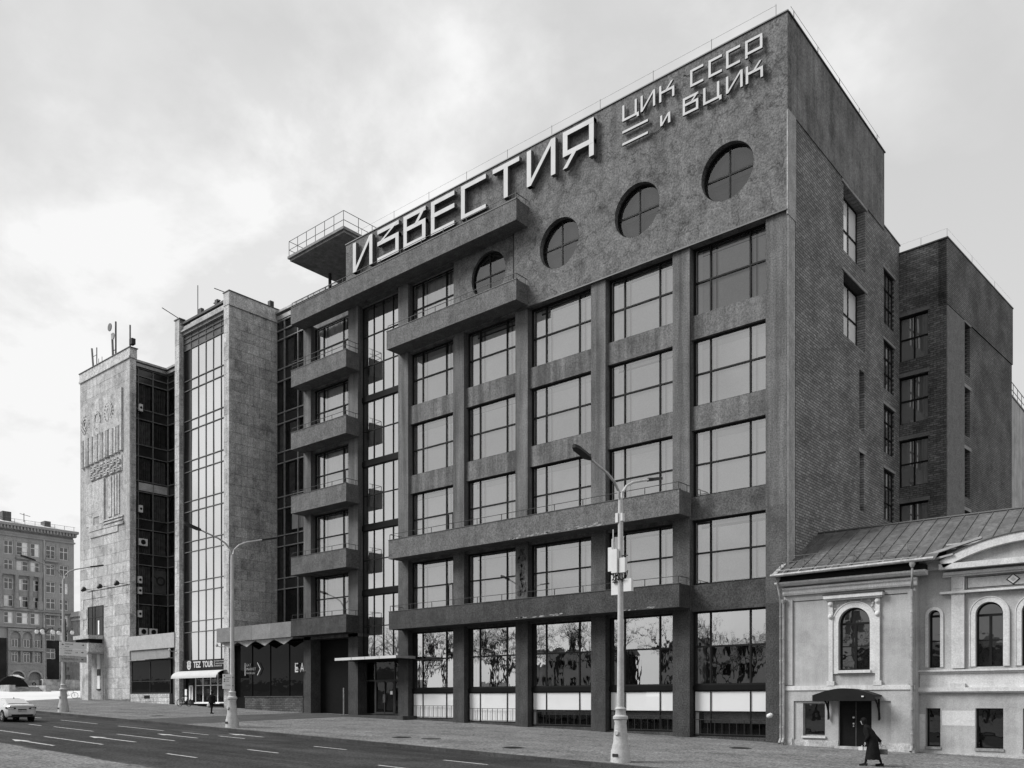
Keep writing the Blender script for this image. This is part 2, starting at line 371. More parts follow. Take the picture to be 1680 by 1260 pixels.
def frame_mb(xs, zs, t=.07, tm=.055, d=.09, y=0.):
    mb = MB(); x0, x1, z0, z1 = xs[0], xs[-1], zs[0], zs[-1]
    mb.box(x0, x0+t, y, y+d, z0, z1); mb.box(x1-t, x1, y, y+d, z0, z1)
    mb.box(x0+t, x1-t, y+.003, y+d, z0, z0+t); mb.box(x0+t, x1-t, y+.003, y+d, z1-t, z1)
    for x in xs[1:-1]: mb.box(x-tm/2, x+tm/2, y-.004, y+d-.01, z0+t, z1-t)
    for z in zs[1:-1]: mb.box(x0+t, x1-t, y-.008, y+d-.02, z-tm/2, z+tm/2)
    return mb
def bay_window(parent, x0, x1, z0, z1, y, gm=None, blind=BL, doors=False, blind_drop=None, bright=True, double=True, cu=False):
    gm = gm or WG
    W, H = x1-x0, z1-z0; xs = [0, W*.235, W*.765, W]; zs = [0, H*.49, H]
    k = ('bw', round(W, 2), round(H, 2), doors)
    if k not in CACHE:
        f = frame_mb(xs, zs, t=.10, tm=.085, d=.10)
        if doors: f.box(W*.765+.05, W*.765+.17, -.01, .08, .05, H*.47); f.box(W*.9-.02, W*.9+.03, -.012, .06, .05, H*.47)
        me = f.mesh('window'); me.materials.append(FR)
        g = frame_mb([.12, W*.235, W*.30, W*.765, W*.83, W-.12], [.1, H*.49, H-.12], t=.07, tm=.06, d=.05)
        me2 = g.mesh('inner_frame'); me2.materials.append(FRM)
        l = MB().box(.10, .14, .11, .40, .02, H-.02).box(W-.14, W-.10, .11, .40, .02, H-.02).box(.14, W-.14, .11, .22, H-.06, H-.02).box(.14, W-.14, .11, .25, .02, .06)
        me3 = l.mesh('lining'); me3.materials.append(WH)
        CACHE[k] = (me, me2, me3)
    me, me2, me3 = CACHE[k]
    wdo = place('window', me, parent, (x0, y, z0))
    panes(wdo, xs, zs, .05, gm)
    if double:
        place('inner_frame', me2, wdo, (0, .15, 0)); place('lining', me3, wdo)
    bm = MB()
    if cu:
        n = 60; pts = [(.1+(W-.2)*i/n, .34+.05*math.sin(i*1.9)+.02*math.sin(i*.7)) for i in range(n+1)]
        for a, b in zip(pts, pts[1:]): bm.quad((a[0], a[1], .03), (b[0], b[1], .03), (b[0], b[1], H-.03), (a[0], a[1], H-.03))
    else:
        dz = blind_drop if blind_drop is not None else 0
        bm.box(.12, W-.12, .26, .28, .06+dz, H-.45); hh_ = random.uniform(.3, .55); MB().box(.14, W-.14, .235, .245, H-hh_, H-.07).build('top_shade_strip', BLH, wdo); MB().box(.16, .16+random.uniform(.15, .5), .225, .232, .08, H-.1).build('side_curtain', WH, wdo)  # grey strip paints the shading along the top of each window
    bm.build('blind', blind, wdo)
    return wdo

def text_mesh(s, font_size=1.0, depth=.02, mat=None, spacing=1.0, bold=0.0):
    cu_ = bpy.data.curves.new('lettering', 'FONT'); cu_.body = s; cu_.size = font_size; cu_.extrude = depth; cu_.space_character = spacing
    cu_.offset = bold; cu_.resolution_u = 3; cu_.space_line = .95
    o = bpy.data.objects.new('lettering', cu_); col.objects.link(o)
    dg = bpy.context.evaluated_depsgraph_get(); m = bpy.data.meshes.new_from_object(o.evaluated_get(dg)); bpy.data.objects.remove(o)
    m.name = 'lettering'
    m.materials.clear(); m.materials.append(mat)
    return m
def text(parent, s, mat, x0, x1, z0, z1, y, depth=.01, rz=0, spacing=1.0, bold=0., name='lettering', loc=None):
    """text fitted into a box; front face -y (rz turns it)"""
    m = text_mesh(s, 1.0, depth, mat, spacing, bold)
    xs = [v.co.x for v in m.vertices]; ys = [v.co.y for v in m.vertices]
    sx = (x1-x0)/(max(xs)-min(xs)); sz = (z1-z0)/(max(ys)-min(ys)); mx_, my_ = min(xs), min(ys)
    for v in m.vertices: v.co = ((v.co.x-mx_)*sx+x0, -v.co.z+y, (v.co.y-my_)*sz+z0)
    if rz: m.transform(Matrix.Rotation(rz, 4, 'Z'))
    m.update(); return place(name, m, parent, loc or (0, 0, 0))

G = lambda x, y=0.: 1.05-.03*x+.022*y        # pavement height
RZ = lambda x: .59-.03*x                     # road height

# ================================================================== SETTING
g = MB(); g.quad((-600, -600, .35+18), (30, -600, .35-.9), (30, 600, .35-.9), (-600, 600, .35+18))
g.quad((30, -600, -.55), (700, -600, -.55), (700, 600, -.55), (30, 600, -.55))
struct(g.build('ground', ASP))
struct(MB().quad((-170, -28.2, RZ(-170)), (45, -28.2, RZ(45)), (45, -14.02, RZ(45)), (-170, -14.02, RZ(-170))).build('road', ASP))
struct(MB().quad((-84, -14.05, G(-84, -14.05)), (45, -14.05, G(45, -14.05)), (45, 26, G(45, 26)), (-84, 26, G(-84, 26))).build('pavement', PAV))
struct(MB().quad((-170, -70, RZ(-170)+.15), (45, -70, RZ(45)+.15), (45, -28.3, RZ(45)+.15), (-170, -28.3, RZ(-170)+.15)).build('near_pavement', PAV))
o = .006
struct(MB().quad((-40.2, -14.0, G(-40.2, -14)+o), (-33.4, -14.0, G(-33.4, -14)+o), (-33.4, .5, G(-33.4, .5)+o), (-40.2, .5, G(-40.2, .5)+o)).build('driveway', DRV))
struct(MB().quad((-168, -14.0, G(-168, -14)), (-84, -14.0, G(-84, -14)), (-84, 60, G(-84, 26)), (-168, 60, G(-168, 26))).build('plaza', PLZ))
# pale patch of plaza in front of the tower corner
struct(MB().add([(-84, -13.8, G(-84, -13.8)+.005), (-73.5, -13.2, G(-73.5, -13.2)+.005), (-82.5, .5, G(-82.5, .5)+.005), (-84, .5, G(-84, .5)+.005)], [(0, 1, 2, 3)]).build('plaza_edge', PLZ))
def kerb(y0, y1, xa, xb, label_top):
    root = struct(MB().box(xa, xb, y0+.03, y1-.03, -1, -.9).build('kerb', KB)); root.name = 'kerb'
    me = MB().box(.004, .996, 0, y1-y0, -.35, 0).mesh('kerb_stone'); me.materials.append(KB)
    x = xa; n = 0
    while x < xb:
        z = label_top(x+.5); place('kerb_stone', me, root, (x, y0+random.gauss(0, .004), z+random.gauss(0, .003)), (0, math.atan(.03), 0)); x += 1.0; n += 1
kerb(-14.25, -14.02, -84, 16, lambda x: G(x, -14.05)+.012)
kerb(-28.42, -28.18, -60, 12, lambda x: RZ(x)+.165)
# lane marking: dashes and arrows, each a worn painted strip
mk = struct(MB().quad((0, -20.8, RZ(0)+.004), (.3, -20.8, RZ(.3)+.004), (.3, -20.68, RZ(.3)+.004), (0, -20.68, RZ(0)+.004)).build('lane_marking', PT))
def strip(xa, xb, y, wd=.13):
    MB().quad((xa, y-wd/2, RZ(xa)+.004), (xb, y-wd/2, RZ(xb)+.004), (xb, y+wd/2, RZ(xb)+.004), (xa, y+wd/2, RZ(xa)+.004)).build('dash', PT, mk)
for xa, xb, y in ((-43.8, -38.3, -17.2), (-36.2, -31, -20.7), (-34, -29.7, -24.45), (-28, -21.6, -24.45), (-35.5, -29.9, -17.2), (-28.2, -22.2, -20.7), (-24.4, -21.9, -17.0),
                  (-28.2, -25.4, -17.0), (-15.7, -13.4, -24.55), (-15.8, -13.5, -20.75), (-15.8, -13.4, -17.2), (-7.1, -4.7, -17.3), (-7, -4.6, -20.85), (-39.3, -37.5, -20.9), (-53, -47, -17.2), (-46, -41, -24.45), (-52, -47, -20.8), (-7, -4.7, -24.5)):
    strip(xa, xb, y)
def arrow(x, y, L_, side):
    P = [(0, -.08), (L_-1.3, -.08), (L_-1.3, .08), (0, .08)]
    a = MB().add([(x+L_-px, y+py, RZ(x+L_-px)+.004) for px, py in P], [(0, 1, 2, 3)])
    H = [(L_-1.3, -.32), (L_, 0), (L_-1.3, .32)]
    a.add([(x+L_-px, y+py, RZ(x+L_-px)+.004) for px, py in H], [(0, 1, 2)])
    a.build('arrow', PT, mk)
arrow(-27.2, -22.6, 4.9, 1); arrow(-26.7, -26.4, 4.7, 1); arrow(-27.6, -18.8, 4.2, 1); arrow(-25.9, -15.5, 3.4, 1)

# ================================================================== MAIN BUILDING
B = thing('office_building', 'dark grey plaster office block with round top windows, long balconies and brick side', 'building')
def pillar(x0, x1, z1, z0=None, y0=0.):
    if z0 is None:
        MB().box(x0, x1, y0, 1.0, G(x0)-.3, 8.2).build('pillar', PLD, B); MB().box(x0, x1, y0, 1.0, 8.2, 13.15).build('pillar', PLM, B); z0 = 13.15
    MB().box(x0, x1, y0, 1.0, z0, z1).build('pillar', PL, B)
ZR = [(24.17, 27.9), (19.22, 22.87), (14.3, 17.93), (9.5, 13.04)]
bays = [(-5.52, -1.16), (-11.04, -6.57), (-16.93, -12.07), (-22.45, -17.94), (-27.93, -23.47)]
for a, b, z in ((-1.16, 0, 27.9), (-6.57, -5.52, 27.9), (-12.07, -11.04, 27.9), (-17.94, -16.93, 27.9), (-23.47, -22.45, 27.9), (-28.97, -27.93, 33.0), (-34.58, -33.46, 33.0), (-40.19, -39.24, 33.0)):
    pillar(a, b, z)
MB().box(-23.45, -23.0, .03, 1.0, 27.9, 33.0).build('pillar', PL, B)
for i, (a, b) in enumerate(bays+[(-39.24, -34.58)]):
    sp = [(22.87, 24.17), (17.93, 19.22), (13.04, 14.3), (8.06, 9.5)]
    if i >= 4: sp.append((27.9, 29.2))
    for z0, z1 in sp:
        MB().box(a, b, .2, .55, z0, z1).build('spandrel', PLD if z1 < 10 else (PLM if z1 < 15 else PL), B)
        MB().box(a, b, .55, 1.0, z0+.1, z1).build('slab_edge', PL, B)
    rows = list(ZR)+([(29.2, 32.85)] if i >= 4 else [])
    for z0, z1 in rows:
        top = (z1 > 27 and i < 3)
        door = (i == 5) or (i == 4 and (z0 < 10 or 14 < z0 < 15))
        bay_window(B, a+.02, b-.02, z0, z1, .42, gm=(WGR if (top and i == 0) else WG), doors=door, cu=(i == 5 or (i == 4 and z0 > 28)))
# ---- upper wall with the four round windows
for i, (xa, xb, cx, ya) in enumerate(((-6.03, 0, -3.25, -.12), (-11.58, -6.03, -8.82, -.12), (-17.94, -11.58, -14.36, -.12), (-23.0, -17.94, -20.28, .02))):
    m = MB(); circ_wall(m, xa, xb, 29.3, 32.9, cx, 31.07, 1.5, ya, .6)
    grid_wall(m, FRONT, xa, xb, 27.9, 29.3, [], ya, .6)
    m.build('upper_wall', PLU, B)
    wdo = MB().ring_y(cx, 31.07, 1.42, 1.56, .20, .30).box(cx-.04, cx+.04, .21, .29, 29.6, 32.55).box(cx-1.46, cx-.04, .21, .29, 31.0, 31.08).box(cx+.04, cx+1.46, .21, .29, 31.0, 31.08).build('round_window', FR, B)
    for sx in (-1, 1):
        for sz in (-1, 1):
            a0 = {(1, 1): 0, (-1, 1): 90, (-1, -1): 180, (1, -1): 270}[(sx, sz)]
            pts = [(cx+.04*sx, 31.04+.04*sz)]+[(cx+1.43*math.cos(D2R(a0+k*9)), 31.07+1.43*math.sin(D2R(a0+k*9))) for k in range(11)]
            MB().add([(x, .25, z) for x, z in pts], [tuple(range(len(pts)))]).build('pane', WGR, wdo)
    MB().ring_y(cx, 31.07, 1.26, 1.36, .36, .42).box(cx-.20, cx-.12, .40, .46, 29.8, 32.3).box(cx+.12, cx+.17, .40, .46, 29.8, 32.3).box(cx-1.3, cx+1.3, .405, .455, 30.78, 30.83).box(cx-1.3, cx+1.3, .405, .455, 31.25, 31.3).build('inner_frame', FRM, wdo)
    MB().ring_y(cx, 31.07, 1.5, 1.54, .30, .46).build('lining', WH, wdo)
    MB().box(cx-1.6, cx+1.6, .66, .68, 29.4, 32.7).build('blind', gmat('dim blind', .14, var=.2, scale=.8, bump=0), wdo)
m = MB(); grid_wall(m, FRONT, -34.7, .052, 32.9, 37.8, [], -.12, .4); m.build('parapet_wall', PLU, B)
# flat side of the upper storey (lane side), pale return strip and brick wall
m = MB(); grid_wall(m, sideM(.05), .401, 14.8, 32.95, 37.8, [], 0, .35); m.build('side_band', PLSIDE, B)
MB().box(.002, .062, -.115, .92, 27.66, 32.95).build('corner_strip', PLS, B)
MB().box(-.02, .03, .0, .88, G(0)-.5, 27.66).build('corner_strip', PLS, B)
holes = [(7.8, 11.42, 28.95, 32.75), (7.8, 11.42, 24.15, 27.75), (10.4, 11.27, 19.35, 22.9), (10.45, 11.2, 14.55, 18.0)]
holes2 = [(15.0, 17.0, 27.2, 30.6), (15.0, 17.0, 23.05, 26.1), (15.0, 17.0, 19.0, 22.0), (15.0, 17.0, 14.75, 17.95)]
m = MB(); grid_wall(m, sideM(0), .88, 14.78, 0, 32.97, holes, 0, .6); m.build('brick_wall', BR, B)
m = MB(); grid_wall(m, sideM(-.05), 14.78, 18.2, 0, 33.3, holes2, 0, .6); m.build('brick_wall', BR, B)
def side_window(parent, y0, y1, z0, z1, X, cols, rows_, gm, t=.10, tm=.08, frame=FR):
    W, H = y1-y0, z1-z0; xs = [W*c for c in cols]; zs = [H*c for c in rows_]
    wdo = frame_mb(xs, zs, t=t, tm=tm).build('window', frame, parent, (X, y0, z0), (0, 0, math.pi/2))
    panes(wdo, xs, zs, .05, gm, tilt=.002)
    return wdo
SKYG = glass('side glass with painted sky', .10, .8, opaque=.85, wave=.003, wscale=.3)  # white body colour paints the sky reflection on these panes
for h in holes[:2]:
    side_window(B, h[0], h[1], h[2], h[3], -.5, (0, .60, 1), (0, .5, 1), SKYG)
    MB().box(.001, .06, h[0]-.3, h[1]+.25, h[3]+.0, h[3]+.16).build('lintel', CONC, B)
for h in holes[2:]: MB().box(-.55, -.45, h[0], h[1], h[2], h[3]).build('blocked_opening', BR, B)
MB().box(.0, .05, 10.2, 11.4, 17.98, 18.2).build('lintel', CONC, B)
for h in holes2:
    side_window(B, h[0], h[1], h[2], h[3], -.14, (0, .33, .66, 1), (0, .35, .68, 1), WGB, tm=.06)
    MB().box(-.05, .03, h[0]-.3, h[1]+.15, h[3], h[3]+.16).build('lintel', CONC, B)
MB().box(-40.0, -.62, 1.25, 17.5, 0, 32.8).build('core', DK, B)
MB().box(-34.5, -.36, .42, 14.6, 32.8, 37.6).build('attic_storey', PLSIDE, B)
MB().box(-40.1, -34.5, .9, 17.5, 32.8, 33.6).build('roof_slab', PLSIDE, B)
# parapet capping and drainpipe
MB().box(-34.75, .1, -.18, .0, 37.8, 37.86).build('capping', CAP, B); MB().box(-.05, .12, .0, 14.86, 37.8, 37.86).build('capping', CAP, B)
MB().box(-.45, .0, 14.8, 18.3, 33.3, 33.38).build('capping', CAP, B)
MB().tube([(-18.02, -.06, 29.2), (-18.02, -.06, 32.9)], .06, 6).build('drainpipe', MT, B)
MB().box(-17.6, .02, -.17, -.12, 27.86, 27.93).build('drip_edge', CAP, B)
# stair glazing bay
sx0, sx1 = -33.46, -28.97; cols = [0, .285, .52, .76, 1]
sW = sx1-sx0; sxs = [sW*c for c in cols]
lv = [6.45, 8.9, 11.12, 11.52, 13.75, 16.0, 16.4, 18.58, 20.82, 21.22, 23.42, 25.67, 26.07, 28.3, 30.6, 32.85]
for a, b in ((6.45, 11.12), (11.52, 16.0), (16.4, 20.82), (21.22, 25.67), (26.07, 32.85)):
    H = b-a; zs = [0, H*.5, H] if H < 5 else [0, 2.25, 4.5, H]
    wdo = frame_mb(sxs, zs, t=.08, tm=.07).build('stair_window', FR, B, (sx0, .47, a))
    panes(wdo, sxs, zs, .05, WGS)
    n = 110; pts = [(.08+(sW-.16)*i/n, .5+.06*math.sin(i*1.35)+.03*math.sin(i*.53+a)) for i in range(n+1)]
    bm = MB()
    for p, q in zip(pts, pts[1:]): bm.quad((p[0], p[1], .02), (q[0], q[1], .02), (q[0], q[1], H-.02), (p[0], p[1], H-.02))
    bm.build('curtain', CU, wdo)
for z0 in (11.12, 16.0, 20.82, 25.67): MB().box(sx0, sx1, .40, .62, z0, z0+.4).build('floor_band', BAND, B)
# balconies
def rail(parent, xa, xb, zt, h, ends, n, extra=False):
    r = MB(); y = -1.19; s_ = .016
    r.box(xa, xb, y-s_, y+s_, zt+h-.03, zt+h)
    if extra: r.box(xa, xb, y-s_, y+s_, zt+h*.45, zt+h*.45+.03)
    for i in range(n+1):
        x = xa+(xb-xa)*i/n; r.box(x-s_, x+s_, y-s_, y+s_, zt, zt+h-.03)
    for e in ends:
        r.box(e-s_, e+s_, y+s_, -.02, zt+h-.03, zt+h)
        if extra: r.box(e-s_, e+s_, y+s_, -.02, zt+h*.45, zt+h*.45+.03)
        r.box(e-s_, e+s_, -.3, -.27, zt, zt+h-.03)
    return r.build('railing', MT, parent)
def balcony(xa, xb, z0, z1, h, ends, extra=False, n=None):
    b = MB().box(xa, xb, -1.25, -1.1, z0, z1)
    b.box(xa, xa+.15, -1.1, 0, z0, z1).box(xb-.15, xb, -1.1, 0, z0, z1).box(xa+.15, xb-.15, -1.1, .1, z0+.02, z0+.25)
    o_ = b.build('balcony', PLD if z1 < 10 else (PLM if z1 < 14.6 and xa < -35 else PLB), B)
    MB().box(xa-.02, xb+.02, -1.28, -1.08, z1, z1+.03).build('capping', CAP, o_)
    rail(o_, xa+.08, xb-.08, z1, h, ends, n or max(2, int((xb-xa)/2.0)), extra)
    return o_
balcony(-28.56, -5.45, 8.22, 9.47, .42, (-28.48, -5.53)); balcony(-28.60, -5.45, 13.19, 14.5, .42, (-28.52, -5.53))
balcony(-28.80, -16.81, 27.99, 29.25, .42, (-16.89,)); balcony(-40.14, -16.81, 32.91, 34.21, .42, (-16.89,))
for z0, z1, ex in ((27.95, 29.24, True), (23.03, 24.35, False), (17.99, 19.34, False), (13.12, 14.5, False), (8.3, 9.6, False)):
    balcony(-40.1, -33.28, z0, z1, .75 if ex else .38, (-33.36,), ex, 4)
# spalled render on balcony edges: rough chips
def chips(xa, xb, z, n, amp):
    m = MB()
    for _ in range(n):
        x = random.uniform(xa, xb); l = random.uniform(.1, .5); h_ = random.uniform(.02, amp); zz_ = z+random.uniform(0, amp)
        m.prism([(x, zz_), (x+l*.5, zz_-.02), (x+l, zz_+.02), (x+l*.7, zz_+h_), (x+l*.2, zz_+h_*.8)], -1.262, -1.251)
    stuff(m.build('spalled_patch', gmat('bare render', .28, var=.4, scale=8, bump=.5), B))
chips(-17.5, -10.5, 13.2, 34, .14); chips(-17, -13, 8.25, 12, .1); chips(-9, -6.5, 8.23, 6, .08)
m = MB()
for _ in range(60):
    x = -17.45+random.gauss(0, .16); z = random.uniform(9.8, 12.9); l = random.uniform(.05, .3); h_ = random.uniform(.05, .25)
    m.prism([(x-l/2, z), (x, z-h_*.4), (x+l/2, z+.02), (x+l*.3, z+h_), (x-l*.4, z+h_*.7)], -.012, -.001)
stuff(m.build('spalled_patch', gmat('peeled plaster', .055, var=.6, scale=5, bump=.8), B))
# ground floor glazing
def shop_bay(a, b, white_low):
    z0 = G((a+b)/2)+.15; W = b-a-.04; zt = 8.06
    xs = [0, W*.235, W*.765, W]
    up = frame_mb(xs, [0, 6.15-4.05, zt-4.05], t=.10, tm=.09).build('shop_window', FR, B, (a+.02, .42, 4.05)); panes(up, xs, [0, 2.1, zt-4.05], .05, WGG, tilt=.004)
    MB().box(.1, .35, .7, .74, .1, 3.9).build('curtain_edge', WH, up)
    MB().box(a+.02, b-.02, .36, .6, 3.78, 4.05).build('floor_band', BAND, B)
    zl = [0, 3.78-z0] if white_low else [0, 3.78-z0-1.15, 3.78-z0]
    lo = frame_mb(xs, zl, t=.07, tm=.05).build('lower_window', FR, B, (a+.02, .42, z0)); panes(lo, xs, zl, .05, WGL, tilt=.004, mats=(lambda i, j: WGL if (white_low or j == 1) else WGC))
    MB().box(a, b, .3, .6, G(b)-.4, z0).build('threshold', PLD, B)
    H = 3.78-z0
    if white_low: MB().box(.07, W-.07, .075, .09, .05, H-.03).build('white_screen', WH, lo)
    else:
        MB().box(.07, W-.07, .075, .09, H-1.15, H-.03).build('white_screen', WH, lo)
        MB().box(.07, .28, .075, .09, .05, H-1.17).build('white_post', WH, lo)
        MB().box(.3, W-.07, .6, .62, .7, H-1.2).build('back_panel', gmat('grey back panel', .34, bump=0), lo)
    r = MB(); zt2 = .88; n = 10
    r.box(.02, W-.02, -.10, -.08, zt2, zt2+.03); r.box(.02, W-.02, -.10, -.08, .1, .13)
    for i in range(n+1): x = .04+(W-.08)*i/n; r.box(x-.01, x+.01, -.105, -.075, .13, zt2)
    r.build('guard_rail', MT, lo)
for i, (a, b) in enumerate(bays): shop_bay(a, b, i >= 3)
# entrance with lit-edge canopy
MB().box(-33.9, -27.15, -1.8, .0, 6.16, 6.37).box(-33.46, -28.97, .0, .9, 6.1, 6.45).build('entrance_canopy', FR, B)
cpy = MB().box(-33.85, -33.84, -1.81, -1.8, 6.17, 6.36).build('canopy_fascia', LET, B)
for a, b in ((-33.88, -32.0), (-31.95, -30.5), (-30.45, -28.95), (-28.9, -27.17)): MB().box(a, b, -1.83, -1.801, 6.17, 6.36).build('fascia_panel', LET, cpy)
MB().box(-27.149, -27.12, -1.78, -.05, 6.17, 6.36).build('fascia_panel', CONC, cpy)
dz = G(-31)+.2
en = frame_mb([0, 1.1, 3.3, 4.49], [0, 2.55, 4.0], t=.09, tm=.10).build('entrance_screen', gmat('bronze frame', .05, bump=0, rough=.4), B, (-33.46, .75, dz))
panes(en, [0, 1.1, 3.3, 4.49], [0, 2.55, 4.0], .05, WGC, tilt=.01)
dd = MB().box(1.18, 1.26, -.03, .05, .05, 2.5).box(3.14, 3.22, -.03, .05, .05, 2.5).box(2.17, 2.23, -.03, .05, .05, 2.5).box(1.26, 3.14, -.03, .05, .05, .2).box(1.26, 3.14, -.03, .05, 2.42, 2.5).build('door', MT, en)
MB().box(2.10, 2.13, -.09, -.05, .9, 1.5).box(2.27, 2.30, -.09, -.05, .9, 1.5).build('handle', ALU, dd)
MB().box(2.75, 3.0, .04, .045, 1.5, 1.75).build('notice', WH, dd)
MB().box(-34.3, -27.5, -.9, .7, G(-31)-.3, G(-31)+.16).build('entrance_step', KB, B)
# black plate paints the shade inside the open passage
MB().box(-39.24, -34.58, .95, 1.0, 0, 8.3).build('passage_shade', BAND, B)
MB().box(-34.95, -34.9, -.2, -.1, 1.2, 4.2).build('door_edge', ALU, B)
MB().box(-40.1, -33.4, .0, .9, 8.06, 8.3).build('lintel', PL, B)
# rooftop platform on a column
pf = MB().box(-42.0, -35.12, .0, 8.5, 39.02, 39.2).box(-42.15, -34.97, -.15, 8.5, 39.2, 39.4).build('roof_platform', gmat('weathered concrete', .22, var=.3, scale=2, bump=.5, stain=.3), B)
MB().tube([(-41.2, 3.4, 33.6), (-41.2, 3.4, 39.05)], .13, 10).build('column', MT, pf)
MB().box(-36.5, -34.8, 3.5, 9.5, 33.6, 39.0).build('roof_room', DK, pf)
r = MB(); zt = 39.4
for h_ in (.5, 1.2):
    r.box(-42.05, -35.07, -.08, -.05, zt+h_, zt+h_+.035); r.box(-35.07, -35.04, -.08, 8.3, zt+h_, zt+h_+.035); r.box(-42.05, -42.02, -.08, 8.3, zt+h_, zt+h_+.035)
for i in range(7): x = -42.05+i*1.163; r.box(x-.018, x+.018, -.08, -.045, zt, zt+1.2)
for i in range(1, 7): y = i*1.38; r.box(-35.075, -35.04, y-.018, y+.018, zt, zt+1.2); r.box(-42.055, -42.02, y-.018, y+.018, zt, zt+1.2)
r.build('railing', MT, pf)
# lightning wires along the roof
r = MB()
for i in range(10):
    x = -.6-i*3.6; r.box(x-.010, x+.010, -.02, .0, 37.86, 38.55)
r.tube([(-.6, 0, 38.5), (-34, 0, 38.5)], .007, 4)
for i in range(5): y = .8+i*3.2; r.box(-.02, .01, y-.012, y+.012, 37.86, 38.4)
r.tube([(0, .4, 38.38), (0, 14, 38.38)], .01, 4)
r.build('lightning_wire', MT, B)
r = MB()
for i in range(8): x = -39.8+i*.75; r.box(x-.012, x+.012, -1.0, -.97, 34.24, 34.75)
r.box(-40, -34.8, -1.0, -.98, 34.72, 34.75); r.build('railing', MT, B)

# ================================================================== SIGN LETTERS
def letters(root, y, H, wd, th, dep, items, back=True):
    side = gmat('dark letter side', .10, var=.2, bump=0)  # sides of the letters darker than their faces
    GL = {'И': [('v', 0, 0, 1), ('v', 1, 0, 1), ('d', 0, 0, 1, 1)],
          'З': [('h', 0, 1, 1), ('h', 0, 1, .62), ('h', 0, 1, .1), ('v', 1, .1, .62), ('d', .0, .54, 1, .97)],
          'В': [('v', 0, 0, 1), ('h', 0, 1, 1), ('h', 0, 1, .62), ('h', 0, 1, .1), ('v', 1, .0, .62), ('d', .58, .58, 1, .95)],
          'Е': [('v', 0, 0, 1), ('h', 0, 1, 1), ('h', 0, 1, .62), ('h', 0, 1, .1)],
          'С': [('v', 0, 0, 1), ('h', 0, 1, 1), ('h', 0, 1, .12)],
          'Т': [('h', 0, 1, 1), ('v', .5, 0, 1)],
          'Я': [('v', 1, 0, 1), ('v', 0, .33, 1), ('h', 0, 1, 1), ('h', 0, 1, .46), ('d', .0, 0, .42, .40)],
          'Ц': [('v', 0, 0, 1), ('v', .86, 0, 1), ('h', 0, 1, .13), ('v', 1, -.14, .12)],
          'К': [('v', 0, 0, 1), ('h', 0, 1, .62), ('v', 1, 0, .62), ('d', .45, .55, .92, 1.0)],
          'Р': [('v', 0, 0, 1), ('v', 1, .17, 1), ('h', 0, 1, 1), ('h', 0, 1, .30)],
          '-': [('h', 0, 1, 1)]}
    for ch, x0, x1, zb, h in items:
        W = x1-x0; fm = MB(); sm = MB(); k = 0
        for s_ in GL[ch]:
            k += 1; e = .002*k
            if s_[0] == 'v':
                xa = x0+(W-wd)*s_[1]; P = [(xa, zb+h*s_[2]), (xa+wd, zb+h*s_[2]), (xa+wd, zb+h*s_[3]), (xa, zb+h*s_[3])]
            elif s_[0] == 'h':
                zt_ = zb+h*s_[3]; P = [(x0+W*s_[1], zt_-th), (x0+W*s_[2], zt_-th), (x0+W*s_[2], zt_), (x0+W*s_[1], zt_)]
            else:
                xa = x0+(W-wd)*s_[1]; xb = x0+(W-wd)*s_[3]; dw = wd*.95
                P = [(xa, zb+h*s_[2]), (xa+dw, zb+h*s_[2]), (xb+dw, zb+h*s_[4]), (xb, zb+h*s_[4])]
            sm.prism(P, y+.02+e, y+dep-e)
            fm.prism(P, y-e, y+.019-e)
        lt = fm.build('letter', LET, root)
        sm.build('letter_box', side, lt)
S1 = thing('building_sign', 'large white angular letters spelling ИЗВЕСТИЯ on the parapet of the plaster block', 'sign', (-22.5, -.12, 35))
S1.location = (0, 0, 0)
big = [('И', -33.42, -31.21), ('З', -30.65, -28.37), ('В', -27.87, -25.63), ('Е', -25.1, -22.87), ('С', -22.25, -20.03), ('Т', -19.44, -17.21), ('И', -16.59, -14.35), ('Я', -13.78, -11.52)]
letters(S1, -.5, 2.2, .34, .29, .30, [(c, a, b, 35.12, 2.22) for c, a, b in big])
r = MB().box(-34.3, -17.3, -.42, -.38, 34.9, 34.94)
for i in range(14): x = -34.2+i*1.28; r.box(x, x+.03, -.42, -.12, 34.6, 34.9)
r.build('support_rail', MT, S1)
S2 = thing('building_sign', 'smaller white letters ЦИК СССР и ВЦИК with two bars near the roof corner', 'sign')
sm_ = [('Ц', -9.64, -8.54), ('И', -8.42, -7.48), ('К', -7.22, -6.27), ('С', -5.3, -4.51), ('С', -4.21, -3.43), ('С', -3.19, -2.4), ('Р', -2.12, -1.18)]
it = [(c, a, b, 36.31, .90) for c, a, b in sm_]
it += [('И', -7.16, -6.52, 34.97, .58)]
it += [(c, a, b, 34.98, .89) for c, a, b in (('В', -5.75, -4.81), ('Ц', -4.52, -3.45), ('И', -3.2, -2.26), ('К', -2.09, -1.15))]
it += [('-', -9.64, -7.95, 35.0, .75), ('-', -9.64, -7.95, 35.0, .06)]
letters(S2, -.34, .9, .135, .125, .12, it)
MB().tube([(-7.95, -.16, 34.98), (-7.6, -.16, 34.9), (-7.3, -.16, 34.95), (-7.1, -.16, 35.1)], .018, 4).tube([(-5.3, -.16, 37.1), (-5.6, -.16, 37.15), (-5.8, -.16, 37.3)], .018, 4).tube([(-2.0, -.16, 36.3), (-1.85, -.16, 36.1), (-1.9, -.16, 35.9)], .018, 4).tube([(-3.5, -.16, 34.85), (-3.3, -.16, 34.8), (-3.2, -.16, 34.95)], .018, 4).tube([(-4.8, -.16, 35.8), (-4.65, -.16, 35.7), (-4.5, -.16, 35.72)], .018, 4).build('cable', CABLE, S2)
